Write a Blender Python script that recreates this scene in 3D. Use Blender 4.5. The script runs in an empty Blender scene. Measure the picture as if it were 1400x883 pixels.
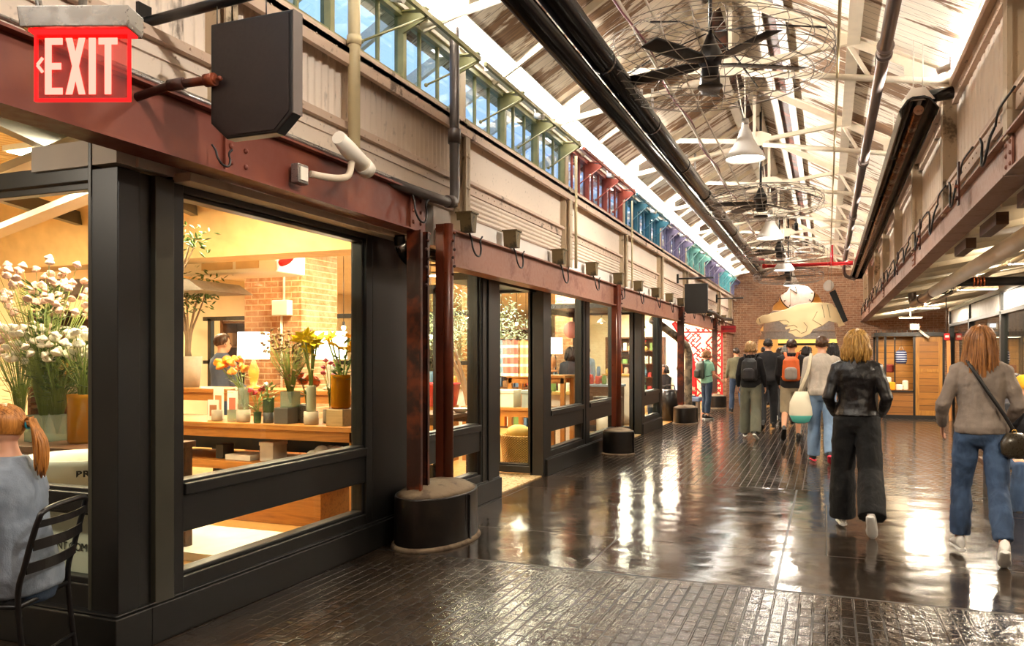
import bpy, math, random
from mathutils import Vector, Matrix
R=random.Random(7)
PI=math.pi
SC=bpy.context.scene; COL=SC.collection
V=Vector
# ---------------------------------------------------------------- mesh helper
class MB:
    def __init__(s): s.v=[];s.f=[];s.mi=[];s.sm=[]
    def add(s,vs,fs,mi=0,sm=False):
        o=len(s.v); s.v.extend([tuple(p) for p in vs])
        for q in fs: s.f.append(tuple(i+o for i in q)); s.mi.append(mi); s.sm.append(sm)
        return s
    def box(s,x0,y0,z0,x1,y1,z1,mi=0):
        x0,x1=sorted((x0,x1));y0,y1=sorted((y0,y1));z0,z1=sorted((z0,z1))
        vs=[(x0,y0,z0),(x1,y0,z0),(x1,y1,z0),(x0,y1,z0),(x0,y0,z1),(x1,y0,z1),(x1,y1,z1),(x0,y1,z1)]
        return s.add(vs,[(0,3,2,1),(4,5,6,7),(0,1,5,4),(1,2,6,5),(2,3,7,6),(3,0,4,7)],mi)
    def obox(s,c,size,M,mi=0):
        c=V(c);M=M.to_3x3();hx,hy,hz=[k/2 for k in size];vs=[]
        for z in (-hz,hz):
            for x,y in ((-hx,-hy),(hx,-hy),(hx,hy),(-hx,hy)): vs.append(c+M@V((x,y,z)))
        return s.add(vs,[(0,3,2,1),(4,5,6,7),(0,1,5,4),(1,2,6,5),(2,3,7,6),(3,0,4,7)],mi)
    def bar(s,p,q,w,h,up=(0,0,1),mi=0):
        p=V(p);q=V(q);d=q-p;L=d.length;d.normalize();u=V(up)
        if abs(d.dot(u))>.98:u=V((0,1,0))
        x=d.cross(u).normalized();u=x.cross(d).normalized()
        M=Matrix((x,d,u)).transposed()
        return s.obox((p+q)/2,(w,L,h),M,mi)
    def loft(s,secs,n=16,cap=True,mi=0,sm=True):
        # secs: list of (center, xaxis*rx, yaxis*ry)
        vs=[];fs=[]
        for c,a,b in secs:
            c=V(c);a=V(a);b=V(b)
            for k in range(n):
                t=2*PI*k/n; vs.append(c+a*math.cos(t)+b*math.sin(t))
        for i in range(len(secs)-1):
            for k in range(n):
                k2=(k+1)%n; fs.append((i*n+k,i*n+k2,(i+1)*n+k2,(i+1)*n+k))
        s.add(vs,fs,mi,sm)
        if cap:
            o=len(s.v)-len(vs)
            s.f.append(tuple(o+k for k in reversed(range(n))));s.mi.append(mi);s.sm.append(False)
            o2=o+(len(secs)-1)*n
            s.f.append(tuple(o2+k for k in range(n)));s.mi.append(mi);s.sm.append(False)
        return s
    def tube(s,pts,r,n=10,cap=True,mi=0,flat=1.0,side=None):
        pts=[V(p) for p in pts];m=len(pts)
        rr=r if isinstance(r,(list,tuple)) else [r]*m
        secs=[];prev=None
        for i in range(m):
            d=(pts[min(i+1,m-1)]-pts[max(i-1,0)]).normalized()
            if prev is None:
                ref=V(side) if side is not None else (V((0,0,1)) if abs(d.z)<.9 else V((1,0,0)))
                x=(ref-d*ref.dot(d)).normalized()
            else:
                x=(prev-d*prev.dot(d))
                x=x.normalized() if x.length>1e-6 else d.orthogonal().normalized()
            prev=x;y=d.cross(x)
            secs.append((pts[i],x*rr[i],y*rr[i]*flat))
        return s.loft(secs,n,cap,mi)
    def cyl(s,p,q,r,n=16,mi=0,r2=None): return s.tube([p,q],[r,r if r2 is None else r2],n,True,mi)
    def lathe(s,prof,n=24,c=(0,0,0),mi=0,M=None,cap=False):
        c=V(c);vs=[];fs=[]
        for r,z in prof:
            for k in range(n):
                t=2*PI*k/n;p=V((r*math.cos(t),r*math.sin(t),z))
                if M: p=M@p
                vs.append(c+p)
        for i in range(len(prof)-1):
            for k in range(n):
                k2=(k+1)%n;fs.append((i*n+k,i*n+k2,(i+1)*n+k2,(i+1)*n+k))
        if cap: fs.append(tuple(reversed(range(n))));fs.append(tuple((len(prof)-1)*n+k for k in range(n)))
        return s.add(vs,fs,mi,True)
    def ell(s,c,r,M=None,n=16,m=10,mi=0):
        if not isinstance(r,(list,tuple)): r=(r,r,r)
        c=V(c);vs=[];fs=[]
        for i in range(1,m):
            ph=PI*i/m
            for k in range(n):
                t=2*PI*k/n;p=V((r[0]*math.sin(ph)*math.cos(t),r[1]*math.sin(ph)*math.sin(t),r[2]*math.cos(ph)))
                if M: p=M@p
                vs.append(c+p)
        a=V((0,0,r[2]));b=V((0,0,-r[2]))
        if M:a=M@a;b=M@b
        vs+= [c+a,c+b];T=len(vs)-2;B=T+1
        for i in range(m-2):
            for k in range(n):
                k2=(k+1)%n;fs.append((i*n+k,(i+1)*n+k,(i+1)*n+k2,i*n+k2))
        for k in range(n):
            k2=(k+1)%n;fs.append((T,k,k2));fs.append((B,(m-2)*n+k2,(m-2)*n+k))
        return s.add(vs,fs,mi,True)
    def prism(s,poly,ax,a,b,mi=0):
        # poly 2D in the other two axes (ax='x': (y,z); 'y': (x,z); 'z': (x,y))
        def P(p,t): return {'x':(t,p[0],p[1]),'y':(p[0],t,p[1]),'z':(p[0],p[1],t)}[ax]
        n=len(poly);vs=[P(p,a) for p in poly]+[P(p,b) for p in poly]
        fs=[tuple(range(n)),tuple(reversed(range(n,2*n)))]+[(i,n+i,n+(i+1)%n,(i+1)%n) for i in range(n)]
        return s.add(vs,fs,mi)
    def build(s,name,mat,parent=None,at=None,bevel=0,world=False):
        me=bpy.data.meshes.new(name)
        off=V((0,0,0))
        if world and parent is not None: off=parent.location
        if at is not None: off=V(at)
        me.from_pydata([tuple(V(p)-off) for p in s.v],[],s.f)
        mats=mat if isinstance(mat,(list,tuple)) else [mat]
        for m in mats: me.materials.append(m)
        me.polygons.foreach_set('material_index',s.mi); me.polygons.foreach_set('use_smooth',s.sm)
        me.update()
        import bmesh
        bm=bmesh.new();bm.from_mesh(me);bmesh.ops.recalc_face_normals(bm,faces=bm.faces);bm.to_mesh(me);bm.free()
        o=bpy.data.objects.new(name,me);COL.objects.link(o)
        if parent is not None:o.parent=parent
        if at is not None:o.location=at
        if bevel:
            b=o.modifiers.new('Bevel','BEVEL');b.width=bevel;b.segments=2;b.limit_method='ANGLE';b.angle_limit=.9;b.harden_normals=False
        return o
def tag(o,label,cat,group=None,kind=None):
    o['label']=label;o['category']=cat
    if group:o['group']=group
    if kind:o['kind']=kind
    return o
def thing(name,loc,label,cat,group=None,kind=None,rz=0):
    o=bpy.data.objects.new(name,None);COL.objects.link(o);o.location=loc;o.rotation_euler=(0,0,rz);o.empty_display_size=.1
    return tag(o,label,cat,group,kind)
KIDS={}
def kids(o): return [c for c in bpy.data.objects if c.parent==o]
def dup(root,loc,rz=None,label=None,scale=None):
    def rec(o,p):
        c=o.copy();COL.objects.link(c)
        if p is not None:c.parent=p
        for k in kids(o):rec(k,c)
        return c
    c=rec(root,None);c.location=loc
    if rz is not None:c.rotation_euler=(0,0,rz)
    if scale:c.scale=(scale,)*3
    if label:c['label']=label
    return c
# ---------------------------------------------------------------- materials
def lin(c):
    if isinstance(c,str):
        c=[int(c[i:i+2],16)/255 for i in (0,2,4)]
    return tuple((k/12.92 if k<=.04045 else ((k+.055)/1.055)**2.4) for k in c)+(1,)
def nt(name):
    m=bpy.data.materials.new(name);m.use_nodes=True;t=m.node_tree;t.nodes.clear()
    return m,t,t.nodes,t.links
class G:
    def __init__(s,name):
        s.m,s.t,s.n,s.l=nt(name)
        s.out=s.n.new('ShaderNodeOutputMaterial')
    def nd(s,ty,**k):
        x=s.n.new('ShaderNode'+ty)
        for a,b in k.items():setattr(x,a,b)
        return x
    def set(s,x,**k):
        for a,b in k.items():
            q=x.inputs[a.replace('_',' ')] if a.replace('_',' ') in x.inputs else x.inputs[a]
            if hasattr(b,'is_linked') or 'NodeSocket' in type(b).__name__: s.l.new(b,q)
            else:q.default_value=b
        return x
    def coord(s,kind='Object',scale=(1,1,1),loc=(0,0,0),rot=(0,0,0)):
        c=s.nd('TexCoord');mp=s.nd('Mapping')
        if kind=='World':
            g=s.nd('NewGeometry');s.l.new(g.outputs['Position'],mp.inputs[0])
        else:s.l.new(c.outputs[kind],mp.inputs[0])
        mp.inputs['Scale'].default_value=scale;mp.inputs['Location'].default_value=loc;mp.inputs['Rotation'].default_value=rot
        return mp.outputs[0]
    def noise(s,vec,scale=5,detail=4,rough=.55,dist=0):
        x=s.nd('TexNoise');s.l.new(vec,x.inputs['Vector']);x.inputs['Scale'].default_value=scale;x.inputs['Detail'].default_value=detail;x.inputs['Roughness'].default_value=rough;x.inputs['Distortion'].default_value=dist
        return x.outputs[0]
    def ramp(s,fac,stops,interp='LINEAR'):
        x=s.nd('ValToRGB');s.l.new(fac,x.inputs[0]);x.color_ramp.interpolation=interp
        e=x.color_ramp.elements
        while len(e)<len(stops):e.new(.5)
        for i,(p,c) in enumerate(stops):
            e[i].position=p;e[i].color=c if isinstance(c,tuple) else ((c,c,c,1) if isinstance(c,(int,float)) else lin(c))
        return x.outputs[0]
    def mix(s,fac,a,b,mode='MIX'):
        x=s.nd('MixRGB',blend_type=mode)
        for i,q in enumerate((fac,a,b)):
            if 'NodeSocket' in type(q).__name__:s.l.new(q,x.inputs[i])
            else:
                x.inputs[i].default_value=q
        return x.outputs[0]
    def math(s,op,a,b=0,c=None):
        x=s.nd('Math',operation=op)
        for i,q in enumerate((a,b) if c is None else (a,b,c)):
            if 'NodeSocket' in type(q).__name__:s.l.new(q,x.inputs[i])
            else:x.inputs[i].default_value=q
        return x.outputs[0]
    def sep(s,vec):
        x=s.nd('SeparateXYZ');s.l.new(vec,x.inputs[0]);return x.outputs
    def bump(s,h,strength=.3,dist=.01):
        x=s.nd('Bump');s.l.new(h,x.inputs['Height']);x.inputs['Strength'].default_value=strength;x.inputs['Distance'].default_value=dist;return x.outputs[0]
    def bsdf(s,col,rough=.5,metal=0,normal=None,**k):
        b=s.nd('BsdfPrincipled')
        for q,v in (('Base Color',col),('Roughness',rough),('Metallic',metal)):
            if 'NodeSocket' in type(v).__name__:s.l.new(v,b.inputs[q])
            else:b.inputs[q].default_value=v
        if normal is not None:s.l.new(normal,b.inputs['Normal'])
        for a,v in k.items():b.inputs[a.replace('_',' ')].default_value=v
        s.l.new(b.outputs[0],s.out.inputs[0]);return b
def paint(name,c,rough=.5,metal=0,var=.12,ns=6,bump=.15,c2=None,amt=.5,**k):
    """plain painted / worn surface with some variation"""
    g=G(name);v=g.coord('Object');n=g.noise(v,ns,6)
    a=lin(c)
    if c2: col=g.ramp(n,[(max(0,amt-.06),a),(min(1,amt+.06),lin(c2))])
    else:
        lo=tuple(x*(1-var) for x in a[:3])+(1,);hi=tuple(min(1,x*(1+var)) for x in a[:3])+(1,)
        col=g.ramp(n,[(.3,lo),(.7,hi)])
    n2=g.noise(v,ns*8,3)
    r=g.ramp(n2,[(.3,max(0,rough-.08)),(.7,min(1,rough+.08))])
    g.bsdf(col,r if bump>.03 else rough,metal,g.bump(n2,bump,.0015) if bump>.03 else None,**k)
    return g.m
def emit(name,c,st):
    g=G(name);e=g.nd('Emission');e.inputs[0].default_value=lin(c);e.inputs[1].default_value=st;g.l.new(e.outputs[0],g.out.inputs[0]);return g.m
def glassmat(name,tint='ffffff',refl=1.0,rough=0.0):
    g=G(name);t=g.nd('BsdfTransparent');t.inputs[0].default_value=lin(tint)
    gl=g.nd('BsdfGlossy');gl.inputs['Roughness'].default_value=rough
    lw=g.nd('LayerWeight');lw.inputs[0].default_value=.5
    f=g.math('MULTIPLY',g.math('ADD',g.math('MULTIPLY',g.math('POWER',lw.outputs['Facing'],5),.9),.03),refl)
    m=g.nd('MixShader');g.l.new(f,m.inputs[0]);g.l.new(t.outputs[0],m.inputs[1]);g.l.new(gl.outputs[0],m.inputs[2]);g.l.new(m.outputs[0],g.out.inputs[0]);return g.m
def solidglass(name,c,alpha=.5):
    g=G(name);t=g.nd('BsdfTransparent');t.inputs[0].default_value=lin(c)
    gl=g.nd('BsdfPrincipled');gl.inputs['Roughness'].default_value=.05;gl.inputs['Base Color'].default_value=lin(c)
    m=g.nd('MixShader');m.inputs[0].default_value=alpha;g.l.new(t.outputs[0],m.inputs[1]);g.l.new(gl.outputs[0],m.inputs[2]);g.l.new(m.outputs[0],g.out.inputs[0]);return g.m
def woodmat(name,c1,c2,axis='x',scale=1,rough=.45,boards=None):
    g=G(name);sc={'x':(1,12,12),'y':(12,1,12),'z':(12,12,1)}[axis]
    v=g.coord('Object',tuple(k*scale for k in sc));n=g.noise(v,1.4,6,.6,.6)
    col=g.ramp(n,[(.3,lin(c1)),(.5,lin(c2)),(.7,lin(c1))])
    if boards:
        ax,w=boards;sp=g.sep(g.coord('Object'));q=g.math('MULTIPLY',sp['xyz'.index(ax)],1/w)
        fl=g.math('FLOOR',q);wn=g.nd('TexWhiteNoise',noise_dimensions='1D');g.l.new(fl,wn.inputs['W'])
        col=g.mix(.45,col,g.ramp(wn.outputs[0],[(0,lin(c1)),(1,lin(c2))]))
        fr=g.math('FRACT',q);gap=g.math('LESS_THAN',fr,.06)
        col=g.mix(gap,col,(.01,.006,.003,1))
    g.bsdf(col,rough,0,g.bump(n,.2,.004));return g.m
def brickmat(name,c1,c2,mortar,plane='xz',scale=1,bump=.6):
    g=G(name);sp=g.sep(g.coord('World'))
    cb=g.nd('CombineXYZ');a,b=plane
    g.l.new(sp['xyz'.index(a)],cb.inputs[0]);g.l.new(sp['xyz'.index(b)],cb.inputs[1])
    br=g.nd('TexBrick');g.l.new(cb.outputs[0],br.inputs[0])
    br.inputs['Color1'].default_value=lin(c1);br.inputs['Color2'].default_value=lin(c2);br.inputs['Mortar'].default_value=lin(mortar)
    br.inputs['Scale'].default_value=scale;br.inputs['Mortar Size'].default_value=.008;br.inputs['Brick Width'].default_value=.21;br.inputs['Row Height'].default_value=.075;br.inputs['Mortar Smooth'].default_value=.3
    n=g.noise(g.coord('World'),2.5,5);n2=g.noise(g.coord('World'),14,3)
    col=g.mix(.35,br.outputs[0],g.ramp(n2,[(.35,lin(mortar)),(.6,lin(c1))]))
    col=g.mix(g.ramp(n,[(.5,0.0),(.75,.55)]),col,lin('c9a284'))
    g.bsdf(col,.85,0,g.bump(g.math('SUBTRACT',n2,br.outputs[1]),bump,.015));return g.m
M={}
M['black']=paint('black_paint','12110f',.38,0,.25,2,.02)
M['black2']=paint('black_metal','110f0f',.32,0,.1,8,.0)
M['olive']=paint('olive_black_paint','37352b',.32,0,.2,3,.02)
M['rust']=paint('red_oxide_steel','6e3324',.5,.1,.2,2.2,.3,'7d402b',.55)
M['rust2']=paint('weathered_oxide_steel','946652',.5,.1,.2,3,.3,'7c4a38',.6)
M['rustdark']=paint('dark_rust_steel','3a1c12',.45,.1,.3,4,.4,'7a3517',.55)
M['cream']=paint('cream_paint','c9b8a2',.6,0,.1,3,.2,'b8a58d',.6)
M['creampipe']=paint('cream_pipe_paint','c7b58c',.45,0,.1,3,.1)
M['white']=paint('white_paint','e6dccb',.55,0,.06,3,.1)
M['whitewall']=paint('white_plaster','e4ddd2',.8,0,.06,2,.2)
M['steelwhite']=paint('white_steel_paint','ded0b8',.5,0,.1,5,.2)
M['galv']=paint('galvanised_steel','9a948e',.32,.8,.15,12,.1)
M['duct']=paint('dark_lacquered_duct','0d0b0b',.2,.0,.1,4,.0)
M['silverpipe']=paint('dull_silver_pipe','8d8079',.3,.75,.08,3,.0)
M['concrete']=paint('worn_concrete','74624c',.8,0,.2,8,.5,'564636',.55)
M['drum']=paint('black_drum_steel','15110e',.28,.1,.3,3,.02,'241c15',.62)
M['bracket']=paint('verdigris_iron','6b5a38',.6,.2,.25,9,.4,'3d3522',.55)
M['wire']=paint('wire_steel','6e665c',.4,.6,.1,9,.05)
M['cable']=paint('black_cable','181412',.45)
M['red']=paint('red_enamel','c4131c',.35,0,.08)
M['glass']=glassmat('window_glass','f4f8f4',.8)
M['glassdark']=glassmat('clerestory_glass','e4eef6',1.6)
M['ply']=paint('plywood_cream','eed3a0',.55,0,.06,2,.1)
M['concreteF']=None
def textobj(txt,size,loc,rot,mat,name,parent=None,extr=.001,bold=0,align='CENTER',sx=1):
    cu=bpy.data.curves.new(name,'FONT');cu.body=txt;cu.size=size;cu.extrude=extr;cu.offset=bold;cu.align_x=align;cu.align_y='CENTER'
    tmp=bpy.data.objects.new(name,cu);COL.objects.link(tmp)
    dg=bpy.context.evaluated_depsgraph_get();me=bpy.data.meshes.new_from_object(tmp.evaluated_get(dg));me.name=name
    bpy.data.objects.remove(tmp);o=bpy.data.objects.new(name,me);COL.objects.link(o)
    me.materials.clear();me.materials.append(mat);o.location=loc;o.rotation_euler=rot;o.scale=(sx,1,1)
    if parent is not None:o.parent=parent
    return o
# ================================================================ FLOOR
def floormat():
    g=G('sealed_dark_block_floor');w=g.coord('World');sp=g.sep(w);X,Y=sp[0],sp[1]
    nb=g.noise(w,.9,5,.6);nf=g.noise(w,9,5,.6);nm=g.noise(w,3.2,4,.55,.4)
    def brick(rot,bw,rh,mo):
        b=g.nd('TexBrick');g.l.new(g.coord('World',rot=(0,0,rot)),b.inputs[0]);b.inputs['Scale'].default_value=1
        b.inputs['Brick Width'].default_value=bw;b.inputs['Row Height'].default_value=rh;b.inputs['Mortar Size'].default_value=mo;b.inputs['Mortar Smooth'].default_value=.6
        b.inputs['Color1'].default_value=(.35,.35,.35,1);b.inputs['Color2'].default_value=(.75,.75,.75,1)
        return b
    def step(s,a,soft=.02):
        return g.ramp(g.math('ADD',g.math('MULTIPLY',g.math('SUBTRACT',s,a),1/soft),.5),[(0,0.0),(1,1.0)])
    near=g.math('SUBTRACT',1.0,step(Y,5.38));far=step(Y,9.5)
    bn=brick(PI/2,.16,.075,.008);bl=brick(PI/2,.22,.085,.006);br=brick(PI*.28,.30,.09,.012);bs=brick(0,3.2,2.15,.006)
    right=step(X,-.25)
    fb=g.mix(right,bl.outputs[1],br.outputs[1]);
    def one(x):return g.math('MULTIPLY',x,1.0)
    nmk=g.ramp(g.noise(w,.8,3,.5),[(.42,.12),(.6,.8)])
    joint=g.mix(near,g.mix(far,bs.outputs[1],fb),g.math('MULTIPLY',bn.outputs[1],nmk))
    wn=g.mix(near,g.mix(far,(0,0,0,1),g.mix(right,bl.outputs[0],br.outputs[0])),g.math('MULTIPLY',g.math('MULTIPLY',bn.outputs[0],1.0),nmk))
    seam=g.math('MAXIMUM',g.math('LESS_THAN',g.math('ABSOLUTE',g.math('SUBTRACT',Y,g.math('ADD',5.36,g.math('MULTIPLY',nm,.05)))),.014),g.math('MULTIPLY',g.math('LESS_THAN',g.math('ABSOLUTE',g.math('ADD',X,.31)),.010),g.math('MULTIPLY',g.math('SUBTRACT',1.0,near),g.math('SUBTRACT',1.0,far))))
    joint=g.math('MAXIMUM',joint,seam)
    col=g.ramp(nb,[(.3,'1a130e'),(.5,'2a2119'),(.7,'3a3027')])
    col=g.mix(g.math('MULTIPLY',joint,.7),col,lin('100b08'))
    worn=g.math('MULTIPLY',g.ramp(g.noise(w,1.3,6,.65),[(.57,0.0),(.66,.8)]),near)
    col=g.mix(worn,col,lin('1b110b'))
    col=g.mix(g.ramp(nf,[(.55,0.0),(.8,.25)]),col,lin('6a5a4a'))
    rough=g.ramp(nm,[(.25,.08),(.5,.13),(.75,.24)]);rough=g.mix(joint,rough,(.45,.45,.45,1))
    h=g.math('MULTIPLY',joint,-.8)
    h=g.math('ADD',h,g.math('MULTIPLY',wn,.35));h=g.math('ADD',h,g.math('MULTIPLY',g.math('MULTIPLY',nf,near),.45))
    wave=g.noise(w,2.1,2,.5,.2)
    nrm=g.nd('Bump');nrm.inputs['Strength'].default_value=.9;nrm.inputs['Distance'].default_value=.018;g.l.new(h,nrm.inputs['Height'])
    n2=g.nd('Bump');n2.inputs['Strength'].default_value=.3;n2.inputs['Distance'].default_value=.02;g.l.new(g.math('ADD',g.math('MULTIPLY',nm,.55),g.math('MULTIPLY',nf,.06)),n2.inputs['Height']);g.l.new(nrm.outputs[0],n2.inputs['Normal'])
    n3=g.nd('Bump');n3.inputs['Strength'].default_value=.25;n3.inputs['Distance'].default_value=.03;g.l.new(wave,n3.inputs['Height']);g.l.new(n2.outputs[0],n3.inputs['Normal'])
    b=g.bsdf(col,rough,0,n3.outputs[0]);b.inputs['Specular IOR Level'].default_value=.4
    b.inputs['Coat Weight'].default_value=.15;b.inputs['Coat Roughness'].default_value=.12
    g.l.new(n3.outputs[0],b.inputs['Coat Normal'])
    return g.m
fl=MB().box(-3.3,-3,-.1,8,29.3,0);fl.box(-5.2,-3,-.1,-3.3,3.0,0)
tag(fl.build('floor',floormat()),'dark glossy sealed block and slab floor of the market hall','floor',kind='structure')
M['shopfloor']=paint('shop_floor_screed','b98a4c',.35,0,.15,1.2,.1)
tag(MB().box(-12,3.0,-.1,-3.3,29.3,.004).build('floor',M['shopfloor']),'warm tan concrete floor inside the glazed shops','floor',kind='structure')
M['tile']=paint('pale_threshold_slab','a5906a',.3,0,.15,3,.1)
# ================================================================ LEFT UPPER WALL
def peelwall(name,base,stain,amt=.63,axis=(1,1,1)):
    g=G(name);w=g.coord('World',axis);n=g.noise(w,3.0,7,.62);n2=g.noise(w,26,3);n3=g.noise(g.coord('World'),.8,3)
    c=g.ramp(n3,[(.3,base),(.7,tuple(min(1,k*1.12) for k in lin(base)[:3])+(1,))])
    c=g.mix(g.ramp(n,[(amt,0.0),(amt+.05,.85)]),c,lin(stain))
    c=g.mix(g.ramp(n2,[(.62,0.0),(.75,.4)]),c,lin(stain))
    g.bsdf(c,.6,0,g.bump(n,.35,.006));return g.m
M['panel']=peelwall('aged_cream_sheet','dccbb8','6f5a45',.68)
M['corr']=peelwall('aged_corrugated_sheet','e2d2c0','57483a',.64,(1,1,.3))
M['rail']=peelwall('aged_cream_rail','c4ab95','4a3a2a',.6)
M['post']=peelwall('aged_cream_post','bca98d','57452f',.6)
wl=thing('wall_left',(-3.12,0,2.6),'aged cream metal clad upper wall above the left shopfronts','wall',kind='structure')
YB=[.4,3.45,6.5,9.6,12.65,15.7,18.75,21.8,24.85,27.9,29.3]
def rivets(mb,x,z,y0,y1,st,r=.008,mi=0,sg=1):
    y=y0
    while y<y1:
        mb.ell((x,y,z),(r*.8,r,r),n=6,m=4,mi=mi);y+=st
for i in range(-1,len(YB)-1):
    y0=YB[i] if i>=0 else -3;y1=YB[i+1]
    near=y1<=6.6
    rl=MB()
    # cap rail below clerestory
    rl.box(-3.2,y0,3.53,-2.98,y1,3.57).box(-3.02,y0,3.46,-2.98,y1,3.57).box(-3.1,y0,3.57,-3.02,y1,3.63)
    rivets(rl,-2.98,3.53,y0+.1,y1,.22)
    if near:
        rl.box(-3.14,y0,3.05,-3.04,y1,3.10)
        rivets(rl,-3.035,3.075,y0+.1,y1,.3)
        co=MB();N=int((y1-y0)/.0125);vs=[];fs=[]
        for k in range(N+1):
            y=y0+(y1-y0)*k/N;x=-3.11+.014*math.sin(2*PI*y/.076)
            vs+=[(x,y,3.10),(x,y,3.53)]
        for k in range(N):fs.append((2*k,2*k+2,2*k+3,2*k+1))
        co.add(vs,fs,0,True);co.build('corrugated_panel',M['corr'],wl,world=True)
        pa=MB().box(-3.16,y0,2.80,-3.10,y1,3.05);
        pa.box(-3.10,y0,2.985,-3.085,y1,3.05)
        rivets(pa,-3.083,3.02,y0+.05,y1,.3,.007)
        pa.build('sheet_panel',M['panel'],wl,world=True)
    else:
        rl.box(-3.14,y0,3.09,-3.05,y1,3.12).box(-3.14,y0,3.01,-3.09,y1,3.09)
        rivets(rl,-3.088,3.05,y0+.1,y1,.15,.009)
        MB().box(-3.16,y0,3.12,-3.11,y1,3.53).build('sheet_panel',M['panel'],wl,world=True)
        sd=MB()
        for k in range(5):
            z=2.79+k*.045;sd.prism([(-3.16,z),(-3.115,z),(-3.10,z+.012),(-3.10,z+.03),(-3.115,z+.042),(-3.16,z+.042)],'y',y0,y1)
        sd.build('ribbed_siding',M['panel'],wl,world=True)
    rl.build('rail',M['rail'],wl,world=True)
MB().box(-3.3,6.1,2.45,-3.13,29.3,2.79).box(-3.3,-3,2.6,-3.2,6.1,2.9).build('plaster_band',M['whitewall'],wl,world=True)
for i,y in enumerate(YB[2:-1]+[.4,3.45]):
    zb=2.62 if y>=6.5 else 2.83
    po=MB().box(-3.14,y-.06,zb,-3.04,y+.06,4.2).box(-3.05,y-.006,zb,-2.985,y+.006,3.62).box(-3.0,y-.045,zb,-2.985,y+.045,3.62)
    for z in [zb+.1+.28*k for k in range(4)]:
        po.ell((-2.983,y-.025,z),(.008,.011,.011),n=6,m=4).ell((-2.983,y+.025,z),(.008,.011,.011),n=6,m=4)
    po.build('post',M['post'],wl,world=True)
# ---- clerestory windows
cols=['8d8a5e','8d8a5e','8d8a5e','9a4330','2d6878','83768f','7fb5a4','83768f','68b4b4','94889f']
names=['sage green','sage green','sage green','red oxide','teal','dusty purple','mint green','dusty purple','aqua','lilac']
n=0
for i in range(len(YB)-1):
    y0,y1=YB[i]+.06,YB[i+1]-.06
    if y1<1: pass
    n+=1;fm=paint('window_paint_'+str(n),cols[i],.45,0,.2,8,.2)
    w=thing('window_%d'%n,(-3.1,(y0+y1)/2,3.63),['nearest','second','third','fourth','fifth','sixth','seventh','eighth','ninth','last'][i]+' clerestory window bay from the camera with '+names[i]+' frames','window','clerestory windows above the left wall','structure')
    ns=3 if y1-y0>2 else 1
    ws=(y1-y0)/ns
    fr=MB().box(-3.14,y0,3.63,-3.06,y1,3.67).box(-3.14,y0,4.14,-3.06,y1,4.19)
    for k in range(ns+1):fr.box(-3.13,y0+ws*k-.025,3.63,-3.05,y0+ws*k+.025,4.19)
    fr.build('frame',fm,w,world=True)
    for k in range(ns):
        a=y0+ws*k
        bb=MB()
        for q in (1/3,2/3):bb.box(-3.115,a+ws*q-.009,3.67,-3.085,a+ws*q+.009,4.14)
        bb.build('glazing_bar',fm,w,world=True)
        MB().box(-3.104,a+.025,3.67,-3.100,a+ws-.025,4.14).build('glass',M['glassdark'],w,world=True)
        yy=a+ws-.02
        br=MB().prism([(-3.06,4.17),(-2.84,4.12),(-2.84,4.09),(-3.06,4.0)],'y',yy-.008,yy+.008)
        br.box(-3.06,yy-.03,4.16,-2.84,yy+.03,4.172)
        br.build('bracket',fm,w,world=True)
        MB().cyl((-2.86,yy,4.1),(-3.05,yy-ws*.62,3.72),.009,6).ell((-3.05,yy-ws*.62,3.72),.018,n=8,m=6).build('stay_rod',fm,w,world=True)
    MB().box(-2.86,y0,4.10,-2.83,y1,4.14).build('outer_rail',fm,w,world=True)
# ---- steel beams left
def ibeam(mb,xf,z0,z1,y0,y1,side=-1,fw=.09,t=.014):
    # web facing corridor with thin flanges ; xf front face of flange
    a=xf;b=xf+side*fw*2;m=xf+side*fw*.55
    mb.box(a,y0,z0,b,y1,z0+t).box(a,y0,z1-t,b,y1,z1).box(m,y0,z0+t,m+side*t,y1,z1-t)
    return m
b1=thing('steel_beam',(-3.05,2,2.5),'red oxide steel beam above the near corner shop window, behind the exit sign','beam','left steel beams')
mb=MB();m=ibeam(mb,-3.0,2.49,2.81,-2,5.8);mb.build('girder',M['rust'],b1,world=True)
for y in (3.55,5.62):
    pl=MB().box(-3.045,y-.1,2.51,-3.03,y+.1,2.79)
    for dy in (-.06,.06):
        for z in (2.56,2.65,2.74):pl.ell((-3.028,y+dy,z),(.012,.016,.016),n=8,m=5)
    pl.build('splice_plate',M['rust'],b1,world=True)
MB().box(-3.36,3.34,2.44,-3.17,5.75,2.487).build('trim_1',M['cream'])
tag(bpy.data.objects['trim_1'],'cream soffit board under the near red steel beam','soffit',kind='structure')
ends=[6.12,12.0,17.8,23.5,29.3]
dsc=['starting at the first column pair','between the second and third columns','between the third and fourth columns','ending at the brick end wall']
for k in range(4):
    b=thing('steel_beam',(-3.05,ends[k],2.3),'weathered brown steel beam over the left shopfronts, '+dsc[k],'beam','left steel beams')
    mb=MB();ibeam(mb,-3.0,2.28,2.6,ends[k]+.01,ends[k+1]-.01);mb.build('girder',M['rust2'],b,world=True)
    sp=MB().box(-3.045,ends[k]+.03,2.31,-3.03,ends[k]+.2,2.57)
    for z in (2.36,2.44,2.52):sp.ell((-3.03,ends[k]+.09,z),(.012,.016,.016),n=8,m=5)
    sp.build('splice_plate',M['rustdark'],b,world=True)
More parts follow.
